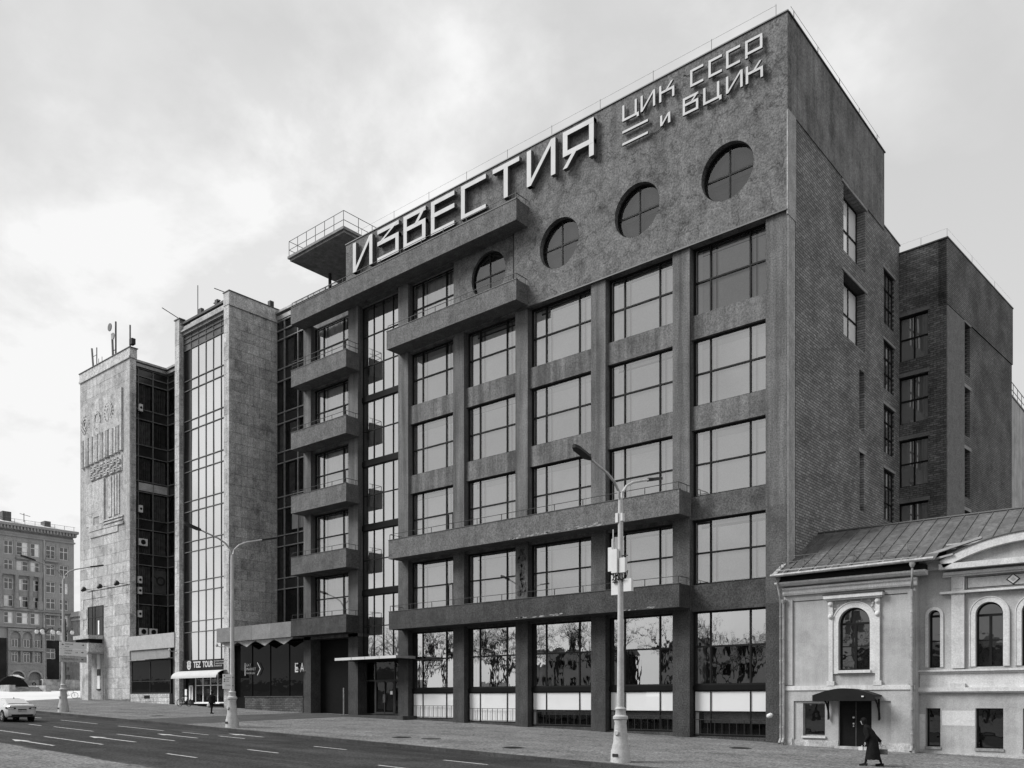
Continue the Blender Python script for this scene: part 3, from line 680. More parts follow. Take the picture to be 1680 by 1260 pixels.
#PART2
# ================================================================== STONE TOWERS
def panel_face(root, M, u0, u1, z0, z1, pw, ph, rot, skip=None, d=.0, gap=.012):
    """running-bond stone slabs, each an object of its own, sharing meshes"""
    rows_ = max(1, round((z1-z0)/ph)); ph = (z1-z0)/rows_; n = max(1, round((u1-u0)/pw)); pw = (u1-u0)/n
    for j in range(rows_):
        za = z0+j*ph; edges = [u0+i*pw for i in range(n+1)] if j % 2 == 0 else [u0]+[u0+(i+.5)*pw for i in range(n)]+[u1]
        for a, b in zip(edges, edges[1:]):
            if skip and any(a < s_[1] and b > s_[0] and za < s_[3] and za+ph > s_[2] for s_ in skip): continue
            k = ('slab', round(b-a, 3), round(ph, 3))
            if k not in CACHE:
                me = MB().box(gap, b-a-gap, 0, .05, gap, ph-gap).mesh('stone_panel'); me.materials.append(ST); CACHE[k] = me
            x, y, z = M(a, d+random.uniform(0, .012), za)
            place('stone_panel', CACHE[k], root, (x, y, z), (0, 0, rot))
T2 = thing('office_tower', 'limestone slab tower with a tall sky reflecting glass front, beside the plaster block', 'building')
TZ = 39.4
# right-hand stone wall (faces the lane side), fin and pier
MB().box(-51.90, -51.12, .06, 5.6, 1.5, TZ-.02).build('stone_wall', STD, T2)
panel_face(T2, sideM(-51.06), .0, 5.0, 2.0, 38.15, 1.25, .93, math.pi/2)
MB().box(-51.95, -51.03, .0, 5.2, 38.25, TZ).box(-51.12, -50.95, -.08, 5.25, 38.15, 38.3).build('cornice', ST, T2)
panel_face(T2, FRONT, -51.9, -51.08, 2.0, 38.2, .82, 1.2, 0)
MB().box(-60.40, -59.63, .06, 5.0, 1.5, TZ-.05).build('pier', STD, T2)
panel_face(T2, FRONT, -60.42, -59.6, 2.0, 39.35, .82, 1.2, 0)
panel_face(T2, sideM(-59.60), .02, .44, 2.0, 39.0, .42, 1.9, math.pi/2)
MB().box(-60.5, -59.5, -.06, .6, 39.33, 39.42).box(-52.0, -50.95, -.06, 5.3, TZ, TZ+.06).build('capping', CAP, T2)
gx = [-59.58, -58.29, -56.97, -55.67, -54.39, -53.08, -51.9]
gz = [6.9, 9.64, 10.65, 13.44, 14.41, 17.21, 18.17, 21.0, 21.97, 24.77, 25.77, 28.66, 29.59, 32.45, 33.39, 36.31, 36.99, 37.43, 37.75]
gxl = [x+59.58 for x in gx]; gzl = [z-6.9 for z in gz]
gw = MB()
for x in gxl: gw.box(x-.03, x+.03, .0, .08, 0, gzl[-1])
for z in gzl: gw.box(0, gxl[-1], -.02, .075, z-.035, z+.035)
gwo = gw.build('curtain_wall_frame', gmat('grey green mullion', .13, var=.3, bump=0), T2, (-59.58, .44, 6.9))
greyp = gmat('grey spandrel panel', .13, var=.2, bump=0)
DKG = WGD
def t2m(i, j):
    if j >= 14 and gz[j+1] > 36.4: return greyp
    if i == 0: return DKG
    return WGM
panes(gwo, gxl, gzl, .06, WGM, tilt=.004, mats=t2m)
MB().box(-59.6, -51.9, .3, .9, 37.8, 38.6).box(-59.6, -51.9, .1, .9, 38.05, 38.2).each('head_band', ALU, T2)
MB().box(-59.5, -52.0, .2, .5, 38.8, 39.0).build('roof_beam', MT, T2)
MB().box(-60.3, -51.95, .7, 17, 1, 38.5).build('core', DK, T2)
MB().tube([(-57.3, .6, 39), (-57.3, .6, 42.0)], .04, 5).tube([(-59.7, .4, 39.3), (-61.3, -.8, 40.6)], .04, 5).tube([(-59.7, .4, 39.3), (-59.0, 1.2, 39.0)], .06, 5).tube([(-51.7, .3, 39.45), (-52.6, -.5, 39.9)], .04, 5).each('aerial', MT, T2)
MB().box(-56.7, -56.2, .3, .6, 39.0, 39.5).box(-53.9, -53.5, .3, .6, 39.1, 39.5).box(-54.2, -53.2, .35, .5, 39.3, 39.36).box(-51.4, -51.0, 4.2, 4.6, 39.46, 40.0).each('roof_lamp', MT, T2)
def dark_curtain(root, name, M, u, zs, d, rot, pmats, fm=ALUD):
    f = MB(); U0 = u[0]; 
    for x in u: f.box(x-U0-.04, x-U0+.04, -.06, .1, 0, zs[-1]-zs[0])
    for z in zs: f.box(0, u[-1]-U0, -.08, .08, z-zs[0]-.04, z-zs[0]+.04)
    fo = f.build(name, fm, root, M(U0, d, zs[0]), (0, 0, rot))
    panes(fo, [x-U0 for x in u], [z-zs[0] for z in zs], .06, WGD, tilt=.004, mats=pmats)
    return fo
# recessed dark glazing right of the tower
def c2m(i, j): return SPG if (j % 2 == 0 and j < 14) or j >= 14 else WGC
cz = [8.6, 13.47, 14.48, 17.42, 18.43, 20.91, 21.98, 25.09, 26.1, 28.75, 29.71, 32.65, 33.77, 36.48, 37.33, 38.2]
c2 = dark_curtain(T2, 'recessed_curtain_wall', FRONT, [-51.88, -49.96, -47.9, -45.9, -43.9, -41.9, -39.0], [9.6, 9.97, 13.47, 14.48, 17.42, 18.43, 20.91, 21.98, 25.09, 26.1, 28.75, 29.71, 32.65, 33.77, 36.48, 37.33, 38.2], 5.04, 0,
                  lambda i, j: SPG if j % 2 == 0 else WGC, ALU)
for i, u in enumerate((-51.8, -49.9, -47.8)):
    for j, (za, zb) in enumerate(((14.6, 17.3), (18.5, 20.8), (22.1, 25.0), (26.2, 28.7), (29.8, 32.6), (33.9, 36.4))):
        if random.random() < .75:
            n = 14; m = MB(); W = random.uniform(.6, 1.7); x0 = u+random.uniform(0, .3)
            pts = [(x0+W*k/n, 5.35+.05*(-1)**k) for k in range(n+1)]
            for p, q in zip(pts, pts[1:]): m.quad((p[0], p[1], za), (q[0], q[1], za), (q[0], q[1], zb), (p[0], p[1], zb))
            m.build('curtain', BL if (i > 0 and j == 1) else DK2, T2)
MB().box(-49.2, -47.6, 5.30, 5.33, 18.9, 20.9).build('roller_blind', CU, T2)
MB().box(-51.9, -39.5, 4.9, 5.2, 38.3, 38.7).box(-51.9, -39.5, 4.75, 5.2, 38.9, 39.1).each('head_band', ALU, T2)
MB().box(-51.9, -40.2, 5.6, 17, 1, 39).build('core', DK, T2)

T3 = thing('office_tower', 'leftmost limestone tower with carved relief on its blank street wall', 'building')
MB().box(-80.85, -69.45, .06, .62, 2.3, 38.0).build('stone_wall', STD, T3)
skip = [(-81, -69, 20.81, 36.01), (-79.0, -75.3, 3.4, 13.5)]
panel_face(T3, FRONT, -80.9, -69.42, 3.4, 38.2, 1.64, 1.08, 0, skip=skip)
MB().box(-80.98, -69.3, -.05, .72, 38.2, 39.2).box(-80.98, -69.3, -.12, .0, 38.15, 38.35).build('cornice', ST, T3)
MB().box(-81.02, -69.2, -.12, .80, 39.2, 39.27).build('capping', CAP, T3)
panel_face(T3, sideM(-69.38), .02, .66, 3.4, 38.2, .64, 1.2, math.pi/2)
# lower recess with window above balcony and slit
MB().box(-79.0, -75.3, -.0, .05, 3.3, 9.7).build('lower_wall', ST, T3)
MB().box(-78.95, -75.35, .01, .03, 10.2, 13.4).build('upper_window', WGH if False else SPG, T3)
w_ = frame_mb([0, 1.7, 3.6], [0, 2.0, 3.2], t=.08).build('window', MT, T3, (-78.95, -.03, 10.2))
MB().box(2.5, 2.8, -.02, .03, .1, 1.6).build('blind', CU, w_)
# projecting porch: slab with dark slot, box, pier
pr = MB().box(-79.0, -75.3, -1.55, -.0, 8.38, 9.3).box(-79.0, -75.3, -1.55, -.0, 9.75, 10.15).build('porch_box', ST, T3)
MB().box(-78.8, -75.5, -1.35, -.0, 9.3, 9.75).build('dark_slot', DK, pr)
MB().box(-79.1, -75.2, -1.65, -.0, 8.2, 8.38).build('porch_slab', CONC, pr)
MB().box(-76.85, -75.35, -1.55, -1.2, 3.0, 8.2).build('porch_pier', ST, pr)
MB().box(-76.6, -76.0, -.05, .02, 4.5, 8.2).build('slit_window', CU, T3)
MB().box(-76.65, -75.95, -.07, .01, 5.9, 6.6).box(-76.7, -75.9, -.10, .01, 4.38, 4.5).build('slit_frame', MT, T3)
# relief: folded field, emblems, fins, lettering rows and stepped frames
xs_ = [-80.41, -78.62, -77.83, -75.94, -75.18, -73.43, -72.7, -70.93]
yz = [-.02, -.16, -.05, -.18, -.05, -.18, -.06, -.16]
m = MB(); 
for a, b, ya, yb in zip(xs_, xs_[1:], yz, yz[1:]): m.quad((a, ya, 31.7), (b, yb, 31.7), (b, yb, 35.5), (a, ya, 35.5)); m.quad((a, .06, 35.5), (a, ya, 35.5), (b, yb, 35.5), (b, .06, 35.5))
m.box(-70.95, -70.92, -.16, .06, 31.7, 35.5); m.build('folded_relief', ST, T3)
RL = gmat('carved stone', .46, var=.3, scale=3, bump=.8, bscale=16, grain=.3)
for k, (cx, cz_) in enumerate(((-79.33, 33.3), (-76.37, 33.15), (-73.85, 33.6))):
    m = MB(); m.ring_y(cx, cz_, .60, .74, -.19, -.1, 20, -1.2 if k == 2 else 0, 1.9 if k == 2 else 2*math.pi); m.ring_y(cx, cz_, .30, .42, -.18, -.1, 16)
    for t in range(16):
        a = t*2*math.pi/16; m.box(cx+.95*math.cos(a)-.07, cx+.95*math.cos(a)+.07, -.18, -.1, cz_+.95*math.sin(a)-.07, cz_+.95*math.sin(a)+.07)
    if k == 1: m = MB().ring_y(cx, cz_+.45, .5, .62, -.19, -.1, 12, .2, 2.9).ring_y(cx, cz_+.1, .65, .8, -.19, -.1, 12, .2, 2.9).box(cx-.5, cx+.5, -.17, -.1, cz_-.8, cz_-.1).box(cx-.75, cx-.55, -.19, -.1, cz_-.6, cz_+.3).box(cx+.55, cx+.75, -.19, -.1, cz_-.3, cz_+.5)
    else: m.box(cx-.12, cx+.12, -.19, -.1, cz_-.85, cz_-.2)
    m.build('emblem_relief', RL, T3)
fx = [-80.23, -79.0, -78.0, -76.8, -75.6, -74.35, -73.3, -72.0]
for k, x in enumerate(fx):
    zb = 28.65+.04*k
    MB().prismz([(x, .05), (x+.12, -.26), (x+.42, -.20), (x+.62, .05)], zb, 31.68).build('relief_fin', ST, T3)
    m = MB().prismz([(x+.62, .05), (x+.7, -.16), (x+1.1, -.2), (x+1.2, .05)], zb+.1, 31.66); m.build('relief_fin', RL, T3)
m = MB()
for r_ in range(2):
    for k in range(9):
        x = -78.0+k*.77; zb = 27.78-.8*r_
        m.box(x, x+.1, -.22, .05, zb, zb+.66); m.box(x+.1, x+.6, -.2, .05, zb+.5*(k % 2), zb+.5*(k % 2)+.14); m.box(x+.5, x+.6, -.22, .05, zb+.14, zb+.4); m.box(x+.1, x+.5, -.19, .05, zb+.28, zb+.38)
m.build('relief_lettering', RL, T3); MB().box(-78.1, -71.0, -.06, .05, 26.95, 28.6).build('relief_field', ST, T3)
m = MB().box(-80.4, -70.9, 0.0, .05, 28.58, 28.66)
for (xa, xb, za, zb, y_) in ((-79.4, -77.5, 23.45, 26.8, -.05), (-77.5, -76.0, 22.95, 26.8, -.12), (-76.0, -75.3, 22.1, 26.8, -.20), (-78.6, -75.0, 21.5, 22.1, -.14), (-79.3, -77.5, 22.1, 23.4, -.10), (-75.2, -74.9, 22.1, 26.8, -.3), (-74.0, -73.2, 22.5, 26.7, -.28),
                             (-73.0, -72.6, 22.3, 26.7, -.24), (-72.4, -72.1, 22.6, 26.7, -.2), (-71.9, -71.57, 22.6, 26.7, -.14), (-74.9, -70.7, 22.2, 22.35, -.25), (-74.9, -70.8, 21.9, 22.05, -.22), (-74.9, -70.62, 21.45, 21.7, -.26), (-78.27, -71.89, 20.8, 21.4, -.18)):
    m.box(xa, xb, y_*.5, .05, za, zb)
m.build('relief_frame', ST, T3)
MB().box(-80.84, -69.46, .006, .055, 20.8, 36.02).build('relief_ground', ST, T3); MB().box(-80.84, -69.46, .052, .058, 3.3, 14.3).build('backing_slab', ST, T3)
# return side: dark curtain wall facing the gap, then a short one facing the street
zs3 = [10.0, 13.2, 14.38, 17.27, 18.42, 20.94, 22.0, 24.81, 25.91, 28.45, 29.65, 32.29, 33.32, 36.03, 36.74, 37.52]
sm3 = lambda i, j: SPG if j in (0+1, 3, 5, 7, 9, 11, 13, 14) and j % 2 == 1 or j == 14 else WGC
c3 = dark_curtain(T3, 'side_curtain_wall', sideM(-69.77), [.66, 1.07, 2.65, 4.29], zs3, 0, math.pi/2, sm3, ALUD)
c4 = dark_curtain(T3, 'back_curtain_wall', FRONT, [-69.77, -68.3, -66.6, -64.5, -62.5, -60.4], zs3, 4.29, 0, sm3, ALUD)
for j in range(0, 14, 2):
    za, zb = zs3[j]+.1, zs3[j+1]-.1
    for (ya, yb) in ((1.1, 2.55), (2.7, 4.2)):
        n = 12; m = MB(); pts = [(-70.05-.05*(-1)**k, ya+(yb-ya)*k/n) for k in range(n+1)]
        for p, q in zip(pts, pts[1:]): m.quad((p[0], p[1], za), (q[0], q[1], za), (q[0], q[1], zb), (p[0], p[1], zb))
        m.build('curtain', DK2, T3)
MB().box(-70.02, -70.0, 2.75, 4.2, 14.5, 16.9).build('poster', gmat('printed banner', .30, var=.25, scale=1.2, bump=0), T3)
pst = MB().ring_y(0, 0, .32, .5, 0, .02, 20).ring_y(-.75, .1, .25, .36, 0, .02, 14, 0, 4).build('banner_print', gmat('banner ink', .12, bump=0), T3, (-69.97, 3.6, 15.8), (0, 0, math.pi/2))
MB().box(-69.85, -69.72, 1.1, 4.2, 24.95, 25.75).build('pale_spandrel', gmat('pale spandrel', .42, bump=0), T3)
MB().box(-70.0, -69.5, .66, 4.7, 37.6, 37.9).box(-70.0, -69.35, .66, 4.5, 38.0, 38.2).box(-69.6, -60.4, 4.0, 4.6, 37.6, 37.9).box(-69.6, -60.4, 3.85, 4.6, 38.0, 38.2).each('head_band', ALU, T3)
MB().box(-80.7, -70.35, .63, 17, 2, 37.9).box(-70.4, -60.5, 4.9, 17, 2, 37.7).build('core', DK, T3)
# --------- low pavilion between the towers
PVN = thing('shop_pavilion', 'low flat roofed shop pavilion of pale slabs between the two stone towers', 'shop')
for i in range(4): MB().box(-69.25+i*2.22, -67.05+i*2.22, -.1, .0, 8.3, 9.72).build('fascia_panel', gmat('pale slab', .40, var=.1, scale=2, bump=.3, grain=.2), PVN)
MB().box(-69.25, -60.45, 0, 4.0, 8.3, 9.7).build('roof', PLSIDE, PVN)
for i in range(3): MB().box(-69.2+i*2.6, -66.62+i*2.6, .05, .12, 7.3, 8.28).build('upper_panel', gmat('dull slab', .27, var=.1, scale=2, bump=.3, grain=.2), PVN)
MB().box(-61.35, -60.45, .3, .35, 3.0, 8.3).build('recess_panel', PL, PVN)
MB().box(-69.3, -65.4, -.45, .1, 7.22, 7.30).box(-65.3, -60.9, -.45, .1, 7.28, 7.36).build('metal_canopy', ALU, PVN)
f = frame_mb([0, 3.8, 7.8], [0, 1.2, 3.25], t=.08).build('shop_window', MT, PVN, (-69.2, .1, 3.95)); panes(f, [0, 3.8, 7.8], [0, 1.2, 3.25], .05, WGH)
MB().box(-69.2, -61.4, .02, .3, 2.4, 3.92).build('low_wall', STD, PVN)
panel_face(PVN, FRONT, -69.2, -61.4, 2.75, 3.9, .9, .38, 0, d=-.03)
MB().box(-66.3, -65.2, -.06, -.03, 3.45, 3.75).build('plaque', FR, PVN)

# --------- restaurant front between tower and plaster block
SHP = thing('restaurant_front', 'dark restaurant front with scalloped awning and white EA letters under a grey slab', 'shop')
for i, (a, b) in enumerate(((-51.05, -48.35), (-48.33, -45.65), (-45.63, -42.95), (-42.93, -40.2))):
    MB().box(a, b, -1.2, -1.0, 8.28, 9.5).build('fascia_panel', gmat('slab fascia', .19, var=.15, scale=2, bump=.5, grain=.3, rnd=.15), SHP)
MB().box(-51.05, -40.2, -1.0, 5.0, 8.3, 9.45).build('roof', PLSIDE, SHP)
m = MB()
for i in range(4):
    a = -50.9+i*2.65; m.add([(a, -.95, 8.27), (a+2.65, -.95, 8.27), (a+2.65, -.9, 8.22), (a+1.32, -.85, 7.75), (a, -.9, 8.22)], [(0, 1, 2, 3, 4)])
m.build('scalloped_awning', gmat('awning cloth', .42, var=.2, scale=2, bump=0), SHP)
f = frame_mb([0, 2.7, 5.4, 8.1, 10.8], [0, 4.6], t=.06, tm=.05).build('shop_window', BAND, SHP, (-51.0, .55, 3.5)); panes(f, [0, 2.7, 5.4, 8.1, 10.8], [0, 4.6], .05, WGH)
MB().box(-48.5, -40.25, -.02, .5, 1.6, 3.52).build('brick_parapet', brickmat('dark parapet brick', .085, 0, mortar=.35, bw_=.5, bh=.16, var=.25), SHP)
MB().box(-48.55, -40.22, -.07, .52, 3.52, 3.6).build('coping', KB, SHP)
MB().box(-51.0, -48.6, .45, .5, 1.6, 3.5).build('door', BAND, SHP)
DW = gmat('white shop lettering', .62, bump=0, grain=.02)
for ch, xa, xb in (('E', -41.95, -41.53), ('A', -41.25, -40.72)): text(SHP, ch, DW, xa, xb, 5.55, 6.3, .45, .01)
text(SHP, 'EAT', gmat('dim shop lettering', .35, bump=0), -49.0, -48.3, 6.2, 6.42, .45, .01); text(SHP, 'MARKET', MATS['dim shop lettering'], -49.0, -47.55, 5.85, 6.07, .45, .01); text(SHP, 'РЫНОК ЕДЫ', MATS['dim shop lettering'], -49.0, -47.7, 5.5, 5.68, .45, .01)
MB().box(-49.25, -49.18, .44, .46, 5.4, 6.5).build('bracket_line', DW, SHP)
MB().prism([(-47.4, 6.5), (-47.3, 6.5), (-46.85, 5.95), (-47.3, 5.4), (-47.4, 5.4), (-46.95, 5.95)], .44, .46).build('arrow', DW, SHP)
for i, x in enumerate((-44.2, -43.3, -42.6, -41.5, -40.9)):
    MB().lathe([(.02, 0), (.16, .05), (.18, .25), (.05, .36), (.04, .5)], (x, 1.0, 4.2+.1*(i % 2)), 10).build('lamp_shade', gmat('frosted shade', .5, bump=0), SHP)

# --------- TEZ TOUR kiosk front in the base of the tower
KSK = thing('travel_kiosk', 'travel kiosk front with curved pale awning and TEZ TOUR lettering', 'kiosk')
MB().box(-59.3, -51.9, .2, .42, 5.95, 7.0).build('sign_board', FR, KSK)
text(KSK, 'TEZ', LET, -57.35, -56.05, 6.28, 6.86, .19, .02, bold=.03); text(KSK, 'TOUR', LET, -55.75, -53.95, 6.28, 6.86, .19, .02, bold=.03)
MB().box(-53.75, -53.7, .17, .19, 6.3, 6.9).build('divider', LET, KSK)
for k, s_ in enumerate(('МЕЖДУНАРОДНЫЙ', 'ТУРИСТИЧЕСКИЙ', 'ОПЕРАТОР')): text(KSK, s_, LET, -53.6, -52.0 if k < 2 else -52.5, 6.74-k*.22, 6.88-k*.22, .19, .01)
lg = MB().ring_y(-58.1, 6.45, .2, .34, .15, .19, 20)
for k in range(5): lg.disc_y(-58.35+k*.13, 6.78+.08*(k % 2), .1, .15, .19, 10)
lg.disc_y(-58.1, 6.45, .13, .15, .19, 12); lg.build('logo', LET, KSK)
m = MB(); n = 8; pr_ = [(.0-1.05*math.sin(math.pi/2*k/n), 5.3+.68*math.cos(math.pi/2*k/n)) for k in range(n+1)]
for p, q in zip(pr_, pr_[1:]): m.prismx([p, q, (q[0], q[1]-.03), (p[0], p[1]-.03)], -59.2, -51.4)
m.build('curved_awning', gmat('pale awning', .50, var=.06, bump=0, grain=.05), KSK)
f = MB(); 
for x in (-57.2, -55.9, -54.6, -53.4, -52.2): f.box(x-.05, x+.05, .3, .38, 3.1, 5.7)
f.box(-57.2, -52.1, .3, .38, 3.0, 3.1); f.box(-57.2, -52.1, .3, .38, 4.6, 4.66); f.build('shopfront_frame', WH, KSK)
for i, x in enumerate((-57.15, -55.85, -54.55, -53.35)):
    place('pane', pane_mesh(1.2, 2.5, WGC), KSK, (x+.6, .34, 4.35))
PST = [gmat('poster %s' % n_, v_, var=.3, scale=5, bump=0) for n_, v_ in (('pale', .5), ('mid', .22), ('dark', .08))]
for k in range(14):
    x = random.uniform(-57.1, -52.7); z = random.choice((3.3, 3.9, 4.7, 5.1)); MB().box(x, x+random.uniform(.3, .6), .5, .52, z, z+random.uniform(.3, .5)).build('poster', PST[k % 3], KSK)
MB().box(-56.3, -52.0, -.35, .3, 2.95, 3.05).build('counter', WH, KSK); MB().box(-56.3, -52.0, .0, .3, 1.7, 2.95).build('counter_front', FR, KSK)
for z in (2.3, 2.6): MB().box(-56.2, -52.0, -.03, -.005, z, z+.08).build('shelf_edge', ALU, KSK)
MB().box(-58.3, -57.4, .2, .25, 2.4, 4.9).build('door', FR, KSK)
for (xa, xb, za, zb) in ((-58.75, -58.4, 3.7, 4.3), (-58.75, -58.4, 3.2, 3.6), (-58.0, -57.75, 3.3, 4.6), (-57.55, -57.35, 3.3, 4.6), (-57.9, -57.4, 4.5, 4.65)): MB().box(xa, xb, .1, .14, za, zb).each('leaflet_rack', WH, KSK)

# ================================================================== BRICK WING BEHIND
WG_ = thing('brick_wing', 'separate dark brick wing standing behind the lane, with narrow slit windows', 'building', (2.9, 17.9, 0), -math.radians(4))
# local frame: x along the front (negative = left), y along the lane side
m = MB(); fh = [(-3.0, -1.12, z0, z1) for z0, z1 in ((25.55, 28.5), (21.4, 24.5), (17.25, 20.36), (13.2, 16.2))]
grid_wall(m, FRONT, -3.3, 0, 0, 32.7, fh, 0, .5); m.build('brick_wall', BRD, WG_)
for h in fh:
    W, H = h[1]-h[0], h[3]-h[2]; fo = frame_mb([0, W/2, W], [0, H/2, H], t=.10, tm=.10).build('window', FR, WG_, (h[0], .25, h[2])); panes(fo, [0, W/2, W], [0, H/2, H], .05, WGB, tilt=.01)
    MB().box(h[0]-.1, h[1]+.1, -.04, .0, h[3], h[3]+.25).build('lintel', gmat('grey lintel', .16, bump=.2), WG_)
m = MB(); sh = [(3.5, 4.55, z0, z1) for z0, z1 in ((25.0, 28.4), (20.9, 24.1), (16.8, 20.0), (12.6, 15.9))]
grid_wall(m, sideM(0), .5, 14.2, 0, 28.5, sh, 0, .5); m.build('brick_wall', BRS, WG_)
MB().box(-.5, .06, .0, 14.25, 28.5, 32.7).build('brick_band', BRS, WG_)
MB().box(-.02, .05, .0, 3.3, 12, 28.45).build('render_strip', gmat('thin render', .18, var=.15, scale=2, bump=.5, bscale=24, grain=.35), WG_)
for h in sh: MB().box(.0, .05, 3.3, 4.7, h[3], h[3]+.22).build('lintel', CONC, WG_)
MB().box(-3.3, -.5, .5, 14, 0, 32.6).build('core', DK, WG_)
MB().box(-3.4, .1, -.06, 14.3, 32.7, 32.78).build('capping', CAP, WG_)
r = MB().tube([(-3.2, .1, 33.35), (0, .1, 33.35), (0, 14, 33.35)], .004, 4)
for p in ((-3.1, .1), (-1.6, .1), (0, .1), (0, 5), (0, 10)): r.box(p[0]-.008, p[0]+.008, p[1]-.008, p[1]+.008, 32.78, 33.35)
r.build('lightning_wire', MT, WG_)
FB = thing('pale_building', 'pale rendered building edge with a roof railing at the far right', 'building', (-10.4, 36.0, 0), 0)
MB().box(0, 12, 0, 32, 0, 29.8).build('wall', gmat('pale render', .48, var=.2, scale=.6, bump=.3, stain=.3, streak=.2), FB)
r = MB()
for i in range(18): r.box(11.92, 11.96, i*1.8, i*1.8+.05, 29.95, 31.2)
r.box(11.92, 11.96, 0, 31, 31.15, 31.2); r.box(11.92, 11.96, 0, 31, 30.5, 30.54); r.build('railing', MT, FB)
MB().box(-.06, 12.06, -.06, 32, 29.8, 29.95).build('capping', CAP, FB)

# ================================================================== SMALL MANSION
H_ = thing('mansion', 'small light stucco mansion with arched windows and sheet metal roof', 'house')
m = MB(); Y = -.6
grid_wall(m, FRONT, .02, 6.2, -.5, 9.0, [(1.0, 2.09, 1.5, 3.1), (2.74, 4.28, .6, 3.2), (2.76, 4.22, 4.66, 7.61)], Y+.10, Y+.5)
m.build('stucco_wall', HO, H_)
# arch head for the tall window: arch infill plates left and right of the semicircle
def arch_fill(mb, cx, zs_, r, W, top, y0, y1, n=14):
    for s_ in (-1, 1):
        pts = [(cx+s_*r*math.cos(math.pi/2*k/n), zs_+r*math.sin(math.pi/2*k/n)) for k in range(n+1)]
        for p, q in zip(pts, pts[1:]): mb.prism([p, q, (q[0], top), (p[0], top)] if s_ > 0 else [q, p, (p[0], top), (q[0], top)], y0, y1)
def arch_frame(mb, cx, z0, zs_, r, t, y0, y1):
    mb.ring_y(cx, zs_, r, r+t, y0, y1, 24, 0, math.pi); mb.box(cx-r-t, cx-r, y0, y1, z0, zs_); mb.box(cx+r, cx+r+t, y0, y1, z0, zs_)
def arch_window(parent, cx, z0, zs_, r, y, two=True):
    f = MB(); f.box(cx-.05, cx+.05, y, y+.08, z0, zs_) if two else None
    f.ring_y(cx, zs_, r-.07, r, y, y+.08, 24, 0, math.pi).box(cx-r, cx-r+.07, y, y+.08, z0, zs_).box(cx+r-.07, cx+r, y, y+.08, z0, zs_).box(cx-r, cx+r, y-.004, y+.08, zs_-.06, zs_+.04).box(cx-r, cx+r, y-.004, y+.08, z0, z0+.07).box(cx-r, cx+r, y-.006, y+.06, (z0+zs_)/2, (z0+zs_)/2+.05)
    fo = f.build('arched_window', FR, parent)
    for s_ in (-1, 1): MB().quad((cx+min(0, s_*r), y+.05, z0), (cx+max(0, s_*r), y+.05, z0), (cx+max(0, s_*r), y+.05, zs_), (cx+min(0, s_*r), y+.05, zs_)).build('pane', WGO, fo)
    pts = [(cx+r*math.cos(math.pi*k/20), y+.05, zs_+r*math.sin(math.pi*k/20)) for k in range(21)]
    MB().add(pts, [tuple(range(21))]).build('pane', WGO, fo)
    return fo
m = MB(); arch_fill(m, 3.49, 6.88, .73, 0, 7.61, Y+.1, Y+.5); m.build('arch_head', HO, H_)
aw = arch_window(H_, 3.49, 4.66, 6.88, .73, Y+.28)
m = MB(); arch_frame(m, 3.49, 4.5, 6.88, .735, .24, Y+.02, Y+.12); m.build('window_surround', HOL, H_)
m = MB(); arch_frame(m, 3.49, 4.5, 6.88, .985, .05, Y+.0, Y+.12); m.build('window_moulding', HOL, H_)
m = MB().box(2.30, 2.50, Y-.02, Y+.1, 4.0, 8.05).box(4.48, 4.68, Y-.02, Y+.1, 4.0, 8.05).box(2.22, 2.58, Y-.05, Y+.1, 3.93, 4.15).box(4.40, 4.76, Y-.05, Y+.1, 3.93, 4.15); m.each('side_pilaster', HOL, H_)
m = MB().box(2.12, 4.86, Y-.22, Y+.1, 8.08, 8.25).box(2.2, 4.78, Y-.12, Y+.1, 8.0, 8.08); m.build('hood_moulding', HOL, H_)
MB().box(2.1, 4.9, Y-.25, Y+.05, 8.25, 8.29).build('hood_capping', MT, H_)
MB().box(2.72, 4.27, Y-.06, Y+.2, 4.52, 4.66).build('window_sill', HOL, H_)
m = MB()                                   # carved foliage in the spandrels
random.seed(5)
for _ in range(90):
    s_ = random.choice((-1, 1)); x = 3.49+s_*random.uniform(.05, 1.15); z = random.uniform(7.0, 7.98)
    if math.hypot(x-3.49, z-6.88) < 1.08: continue
    r_ = random.uniform(.025, .07); m.lathe([(r_, -.01), (r_*1.0, .0), (r_*.5, .03)], (0, 0, 0), 6); k = len(m.v)-18
    for i in range(k, len(m.v)): v_ = m.v[i]; m.v[i] = (x+v_[0], Y+.08-abs(v_[2])*1.5, z+v_[1])
m.build('carved_foliage', HOL, H_)
for x in (2.40, 4.58):
    for z in (7.85, 7.25): MB().lathe([(.13, 0), (.11, .06), (.05, .10)], (0, 0, 0), 10).build('rosette', HOL, H_, (x, Y-.02, z), (math.pi/2, 0, 0))
# lower storey panel recess, trims
MB().box(.02, 6.2, Y-.03, Y+.1, 3.72, 3.94).each('string_course', HOL, H_)
MB().box(.02, .56, Y+.02, Y+.1, G(0)-.3, 3.72).box(5.17, 6.2, Y+.02, Y+.1, .4, 3.72).box(.56, 5.17, Y+.02, Y+.1, 3.2, 3.72).build('lower_face', HO, H_)
MB().box(.02, .5, Y+.01, Y+.09, 3.98, 8.2).box(5.9, 6.2, Y+.01, Y+.09, 3.98, 8.2).each('corner_lesene', HO, H_)
m = MB().box(.5, 2.74, Y+.05, Y+.12, .4, G(1)+.28).box(4.28, 6.22, Y-.02, Y+.1, .3, G(5)+.36).box(-.02, .5, Y-.02, Y+.1, .5, G(0)+.3); m.each('plinth', PLI, H_)
f = frame_mb([0, 1.09], [0, 1.6], t=.05).build('lower_window', gmat('stone frame', .3, bump=0), H_, (1.0, Y+.22, 1.5)); panes(f, [0, 1.09], [0, 1.6], .05, WGO)
MB().box(.95, 2.14, Y+.0, Y+.2, 1.40, 1.5).build('window_sill', HOL, H_)
